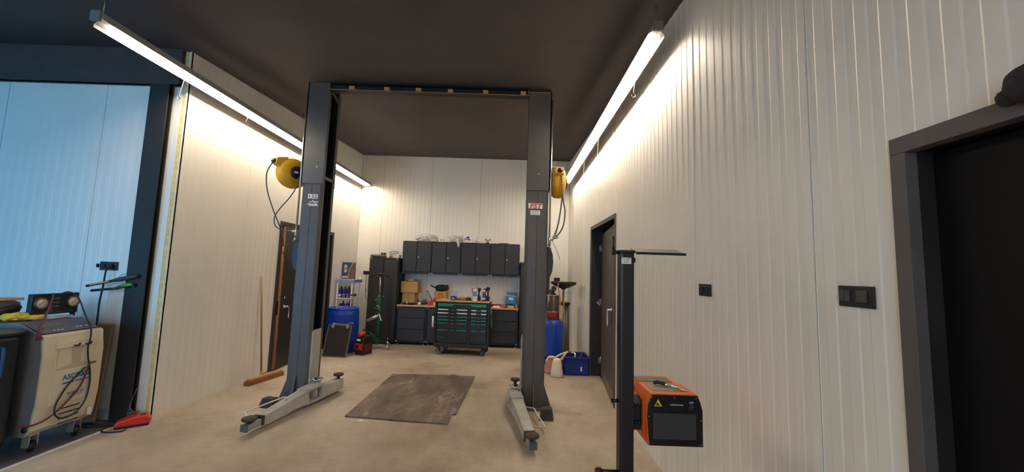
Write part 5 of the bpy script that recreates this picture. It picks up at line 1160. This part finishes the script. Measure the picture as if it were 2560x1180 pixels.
obj('red_logo', MB().prism([(3.43, .688), (3.46, .705), (3.50, .712), (3.535, .73), (3.52, .715), (3.53, .708), (3.49, .70), (3.47, .69)], XF+.0055, XF+.0066, 'yz'), INKRED, dp)
obj('rating_sticker', MB().box(XF+.001, XF+.004, 3.735, 3.775, .19, .255), mat('sticker_pale', (226, 220, 204), .5), t)
# sloped control panel
cp = Matrix.Translation((-4.005, 3.565, .985)) @ Matrix.Rotation(R(26.5), 4, 'Y')
pn = obj('control_panel', MB().box(-.205, -.005, -.225, .225, 0, .008, .003, mtx=cp), mat('panel_slate', (92, 90, 100), .45), t)
obj('display', MB().box(-.17, -.09, -.17, .0, .008, .010, mtx=cp), mat('display_olive', (98, 96, 84), .25), pn)
obj('keypad', MB().box(-.16, -.07, .07, .19, .008, .010, mtx=cp), mat('keypad_blue', (78, 88, 120), .45), pn)
for k, (x, y) in enumerate(((-.03, -.12), (-.03, -.09), (-.03, -.06), (-.05, .07), (-.05, .10), (-.05, .15))): obj('key', MB().box(x-.006, x+.006, y-.008, y+.008, .008, .013, .002, mtx=cp), WHITEPL, pn)
# gauge board on two posts
gb = obj('gauge_board', MB().box(-4.345, -4.30, 3.475, 3.85, 1.118, 1.312, .006), BLACKPL, t)
for y in (3.50, 3.83): obj('gauge_post', MB().box(-4.34, -4.31, y-.012, y+.012, 1.08, 1.12), BLACKPL, t)
for y in (3.54, 3.795):
    g = obj('pressure_gauge', MB().lathe([(.054, 0), (.054, .016), (.047, .018), (.046, .010), (.0005, .010)], (-4.30, y, 1.228), (1, 0, 0), 32), mat('gauge_rim', (92, 84, 86), .4, .4), gb)
    obj('dial', MB().lathe([(.045, .0105), (.045, .0125), (.0005, .0125)], (-4.30, y, 1.228), (1, 0, 0), 28), mat('dial_cream', (232, 216, 204), .5), g)
    obj('needle', MB().beam((-4.2865, y-.02), (-4.2865, y+.022), .002, .002, (1.213, 1.217), (1.243, 1.247)), INKBLK, g)
for k in range(3): obj('label_plate', MB().lathe([(.028, 0), (.028, .002)], (-4.30, 3.665, 1.265-.037*k), (1, 0, 0), 20, .28, 1.), mat('label_dim', (104, 96, 98), .5), gb)
obj('board_rail', MB().box(-4.30, -4.292, 3.60, 3.63, 1.13, 1.25, .002).box(-4.30, -4.294, 3.56, 3.80, 1.135, 1.142), mat('rail_grey', (74, 72, 72), .4), gb)
for y in (3.41, 3.74):
    for x in (-4.06, -4.62):
        w = obj('caster', MB().lathe([(.038, -.016), (.045, -.012), (.045, .012), (.038, .016)], (x+.01, y, .045), (.5, 1, 0), 20), BLACKPL, t)
        obj('caster_fork', MB().box(x-.03, x+.03, y-.034, y-.026, .04, .14).box(x-.03, x+.03, y+.026, y+.034, .04, .14).box(x-.034, x+.034, y-.036, y+.036, .132, .15, .003), mat('fork_zinc', (180, 172, 158), .4, .6), w)
HB = mat('hose_dark', (36, 32, 34), .45)
obj('service_hose', MB().tube([(-4.28, 3.66, 1.30), (-4.24, 3.70, 1.325), (-4.18, 3.735, 1.27), (-4.08, 3.73, 1.10), (-3.97, 3.69, 1.0), (-3.925, 3.655, .90), (-3.92, 3.64, .83), (-3.925, 3.66, .72), (-3.93, 3.69, .62), (-3.93, 3.705, .48), (-3.93, 3.68, .33), (-3.93, 3.60, .245), (-3.93, 3.49, .25), (-3.93, 3.445, .34), (-3.93, 3.50, .48), (-3.93, 3.58, .58), (-3.93, 3.65, .645)], .0066, 8, 8), HB, t)
obj('service_hose', MB().tube([(-4.28, 3.62, 1.30), (-4.24, 3.58, 1.31), (-4.16, 3.50, 1.22), (-4.06, 3.38, 1.10), (-4.0, 3.31, 1.02), (-3.98, 3.295, .95)], .008, 8, 8), mat('hose_maroon', (96, 44, 58), .45), t)
obj('hose_end', MB().cyl((-4.015, 3.335, 1.045), (-3.975, 3.29, .955), .013), mat('hose_maroon', (96, 44, 58), .45), t)
obj('service_hose', MB().tube([(-3.925, 3.73, .68), (-3.92, 3.67, .67), (-3.92, 3.655, .60), (-3.925, 3.62, .48), (-3.93, 3.55, .39), (-3.93, 3.46, .31), (-3.935, 3.38, .265), (-3.96, 3.30, .25), (-4.02, 3.26, .26)], .007, 8, 8), mat('hose_wine', (92, 30, 30), .45), t)
obj('tank_cap', MB().lathe([(.022, 0), (.022, .006), (.0005, .008)], (-4.02, BY0, .205), (0, -1, 0), 18), INKBLK, t)

# things on the machine top
zt = 1.087
one('yellow_cloth', MB().blob((-4.36, 3.43, zt+.03), (.07, .11, .036), .5, 2.3, 31, 4, zt).blob((-4.28, 3.51, zt+.018), (.04, .07, .024), .5, 2.1, 33, 3, zt), mat('cloth_yellow', (222, 196, 72), .8, var=.08), 'yellow cloth crumpled on top of the service machine', 'cloth')
one('paper_sheet', MB().box(-4.27, -4.23, 3.56, 3.76, zt, zt+.018, .002, mtx=None).box(-4.30, -4.22, 3.62, 3.74, zt+.018, zt+.022), mat('paper_bluewhite', (206, 212, 226), .6), 'pale papers under the gauge board of the service machine', 'paper')
one('cardboard_sheet', MB().box(-4.70, -4.44, 3.34, 3.50, zt, zt+.025, .002), CARD, 'brown cardboard sheet under the dark bag on the service machine', 'cardboard')
one('dark_bag', MB().blob((-4.60, 3.47, zt+.095), (.11, .16, .068), .3, 2.3, 41, 4, zt+.026), mat('bag_charcoal', (70, 66, 68), .75, var=.3, scale=9), 'dark crumpled bag on the back of the service machine', 'bag')
one('wood_plank', MB().box(-4.71, -4.55, 3.26, 3.62, zt+.158, zt+.182, .004), mat('plank_tan', (206, 166, 120), .65, var=.1, scale=5), 'light wooden plank on top of the dark bag', 'plank')
# dark machine at the left edge
t = thing('dark_machine', 'dark blue-black machine at the left edge beside the beige machine', 'machine', (-4.32, 2.98, 0))
DB = mat('machine_navy', (26, 34, 46), .3, var=.1)
obj('shell', MB().box(-4.62, -4.035, 2.74, 3.24, .12, 1.015, .045, 4), DB, t)
obj('lid', MB().box(-4.64, -4.02, 2.72, 3.25, 1.0, 1.05, .022, 3), DB, t)
obj('blue_bar', MB().tube([(-4.01, 3.09, .92), (-3.99, 3.09, .90), (-3.99, 3.09, .72), (-4.01, 3.09, .70)], .012, 10, 3), mat('bar_blue', (34, 84, 140), .35), t)
for x in (-4.5, -4.15):
    for y in (2.82, 3.16): obj('caster', MB().lathe([(.05, -.018), (.06, -.012), (.06, .012), (.05, .018)], (x, y, .06), (.2, 1, 0), 20), BLACKPL, t)
# leaning board behind the machine
one('leaning_board', MB().box(-4.30, -4.135, 3.985, 4.01, .0, .98, .012, mtx=Matrix.Translation((0, 4.0, 0)) @ Matrix.Rotation(R(-4), 4, 'X') @ Matrix.Translation((0, -4.0, 0.002))), mat('board_brown', (146, 122, 96), .7, var=.1), 'brown board leaning on the wall behind the service machine', 'board')
one('skirting_piece', MB().box(-4.25, -4.065, 4.098, 4.108, 0, .11, .003), mat('skirting_pale', (196, 196, 196), .5), 'pale skirting piece at the foot of the bay wall beside the column', 'skirting')
s1 = outlet('wall_socket', 'black socket with plugged cable on the daylit bay wall', (-4.322, YE, 1.577), (1, 0, 0), (0, -1, 0), .19, .092, [(-.045, .05, 0, 'socket'), (.04, .05, 0, 'socket')])
t = thing('power_cable', 'black cable with plug hanging from the bay wall socket', 'cable', (-4.29, 4.06, 1.0))
obj('plug', MB().lathe([(.02, 0), (.022, .02), (.014, .04), (.008, .05)], (-4.282, 4.108, 1.577), (0, -1, -.4), 16), BLACKPL, t)
obj('cord', MB().tube([(-4.282, 4.06, 1.558), (-4.278, 4.045, 1.50), (-4.29, 4.05, 1.36), (-4.315, 4.06, 1.2), (-4.325, 4.07, 1.0), (-4.33, 4.07, .6), (-4.33, 4.06, .2), (-4.34, 4.05, .012), (-4.42, 3.98, .01)], .008, 8, 5), BLACKPL, t)
t = thing('wall_adapter', 'small black adapter with two pins at the side of the bay wall socket', 'adapter', (-4.43, 4.10, 1.58))
obj('adapter_body', MB().box(-4.432, -4.418, 4.085, 4.108, 1.56, 1.60, .002), BLACKPL, t)
for k in (0, 1): obj('pin', MB().cyl((-4.44, 4.097, 1.572+.018*k), (-4.418, 4.097, 1.572+.018*k), .003, n=8), BLACKPL, t)
# magnetic inspection lamps on the column
t = thing('inspection_lamp', 'grey inspection lamp with yellowish light bar stuck to the black column', 'lamp', (-3.93, 4.0, 1.47), 'inspection lamps on the column')
A_, B_ = Vector((-4.39, 3.985, 1.368)), Vector((-3.91, 4.012, 1.485)); dd = (B_-A_)
obj('grip', MB().tube([A_+dd*.48, A_+dd*.58, A_+dd*.70, A_+dd*.93, B_], [.010, .020, .024, .021, .014], 12), mat('lamp_grey', (62, 58, 58), .45), t)
obj('light_bar', MB().tube([A_, A_+dd*.5], .014, 10), mat('lamp_dark', (40, 40, 48), .4), t)
obj('led_strip', MB().tube([A_+dd*.08+Vector((.002, -.012, .002)), A_+dd*.46+Vector((.002, -.012, .002))], .007, 8), mat('lamp_cream', (206, 186, 132), .45), t)
obj('magnet_foot', MB().lathe([(.022, 0), (.022, .03)], (-3.925, 4.044, 1.48), (0, -1, 0), 16), BLACKPL, t)
obj('hook', MB().tube([A_+dd*.62+Vector((0, 0, .02)), A_+dd*.70+Vector((0, 0, .045)), A_+dd*.78+Vector((0, 0, .042)), A_+dd*.79+Vector((0, 0, .022))], .003, 6, 3), STEEL, t)
t = thing('inspection_lamp', 'black inspection lamp with green end stuck to the black column', 'lamp', (-3.95, 4.0, 1.39), 'inspection lamps on the column')
A_, B_ = Vector((-4.335, 3.985, 1.322)), Vector((-3.945, 4.012, 1.392)); dd = B_-A_; dn = Vector((0, 0, -.012))
obj('light_bar', MB().tube([A_, A_+dd*.55+dn], .013, 10), mat('lamp_black', (26, 26, 36), .4), t)
obj('grip', MB().tube([A_+dd*.52+dn, A_+dd*.62+dn, A_+dd*.78, A_+dd*.9], [.012, .018, .021, .018], 12), mat('lamp_grey', (62, 58, 58), .45), t)
obj('green_end', MB().tube([A_+dd*.76+Vector((0, -.006, .006)), A_+dd*.9+Vector((0, -.004, .006)), B_+Vector((0, 0, .004))], [.018, .019, .012], 12), mat('lamp_green', (70, 170, 74), .4), t)
obj('magnet_foot', MB().lathe([(.02, 0), (.02, .03)], (-3.95, 4.044, 1.388), (0, -1, 0), 16), BLACKPL, t)
# charger and cables on the floor
t = thing('battery_charger', 'red battery charger on the floor at the foot of the cut wall end', 'charger', (-3.74, 4.0, 0))
mt = Matrix.Translation((-3.745, 3.985, 0)) @ Matrix.Rotation(R(38), 4, 'Z')
obj('charger_foot', MB().box(-.125, .125, -.055, .055, .0, .025, .008, mtx=mt), BLACKPL, t)
obj('charger_shell', MB().prism([(-.13, .02), (.13, .02), (.135, .06), (.11, .095), (.03, .10), (-.08, .075), (-.125, .05)], -.06, .06, 'xz', .012).xf(mt), mat('charger_red', (214, 44, 26), .35), t)
obj('charge_slot', MB().box(.05, .095, -.03, .03, .094, .102, .002, mtx=mt), mat('slot_dark', (90, 20, 14), .5), t)
obj('clamp', MB().box(-.06, .0, .065, .095, .03, .12, .008, mtx=mt).cyl(mt @ Vector((-.03, .08, .12)), mt @ Vector((-.05, .085, .15)), .01), mat('clamp_grey', (76, 72, 74), .45), t)
one('floor_cables', MB().tube([(-3.72, 3.90, .008), (-3.70, 3.84, .008), (-3.80, 3.80, .008), (-3.88, 3.82, .012), (-3.90, 3.90, .012), (-3.84, 3.98, .015)], .006, 8, 6), BLACKPL, 'thin black cord looping over the white floor strip', 'cord')
one('floor_cables', MB().tube([(-3.82, 4.02, .03), (-3.92, 3.97, .02), (-4.05, 3.95, .012), (-4.15, 3.98, .012), (-4.28, 3.93, .012)], .010, 8, 6).tube([(-3.84, 4.0, .035), (-3.95, 3.94, .02), (-4.07, 3.90, .012), (-4.2, 3.90, .012)], .008, 8, 6), mat('cable_dark', (44, 38, 40), .5), 'bundle of dark cables running along the floor from the charger towards the machine', 'cables')
one('clamp_cord', MB().tube([(-3.77, 4.03, .10), (-3.80, 4.0, .16), (-3.83, 4.03, .20), (-3.80, 4.045, .34)], .004, 6, 4), mat('cord_grey', (110, 106, 104), .5), 'thin grey cord rising from the clamp along the black column', 'cord')
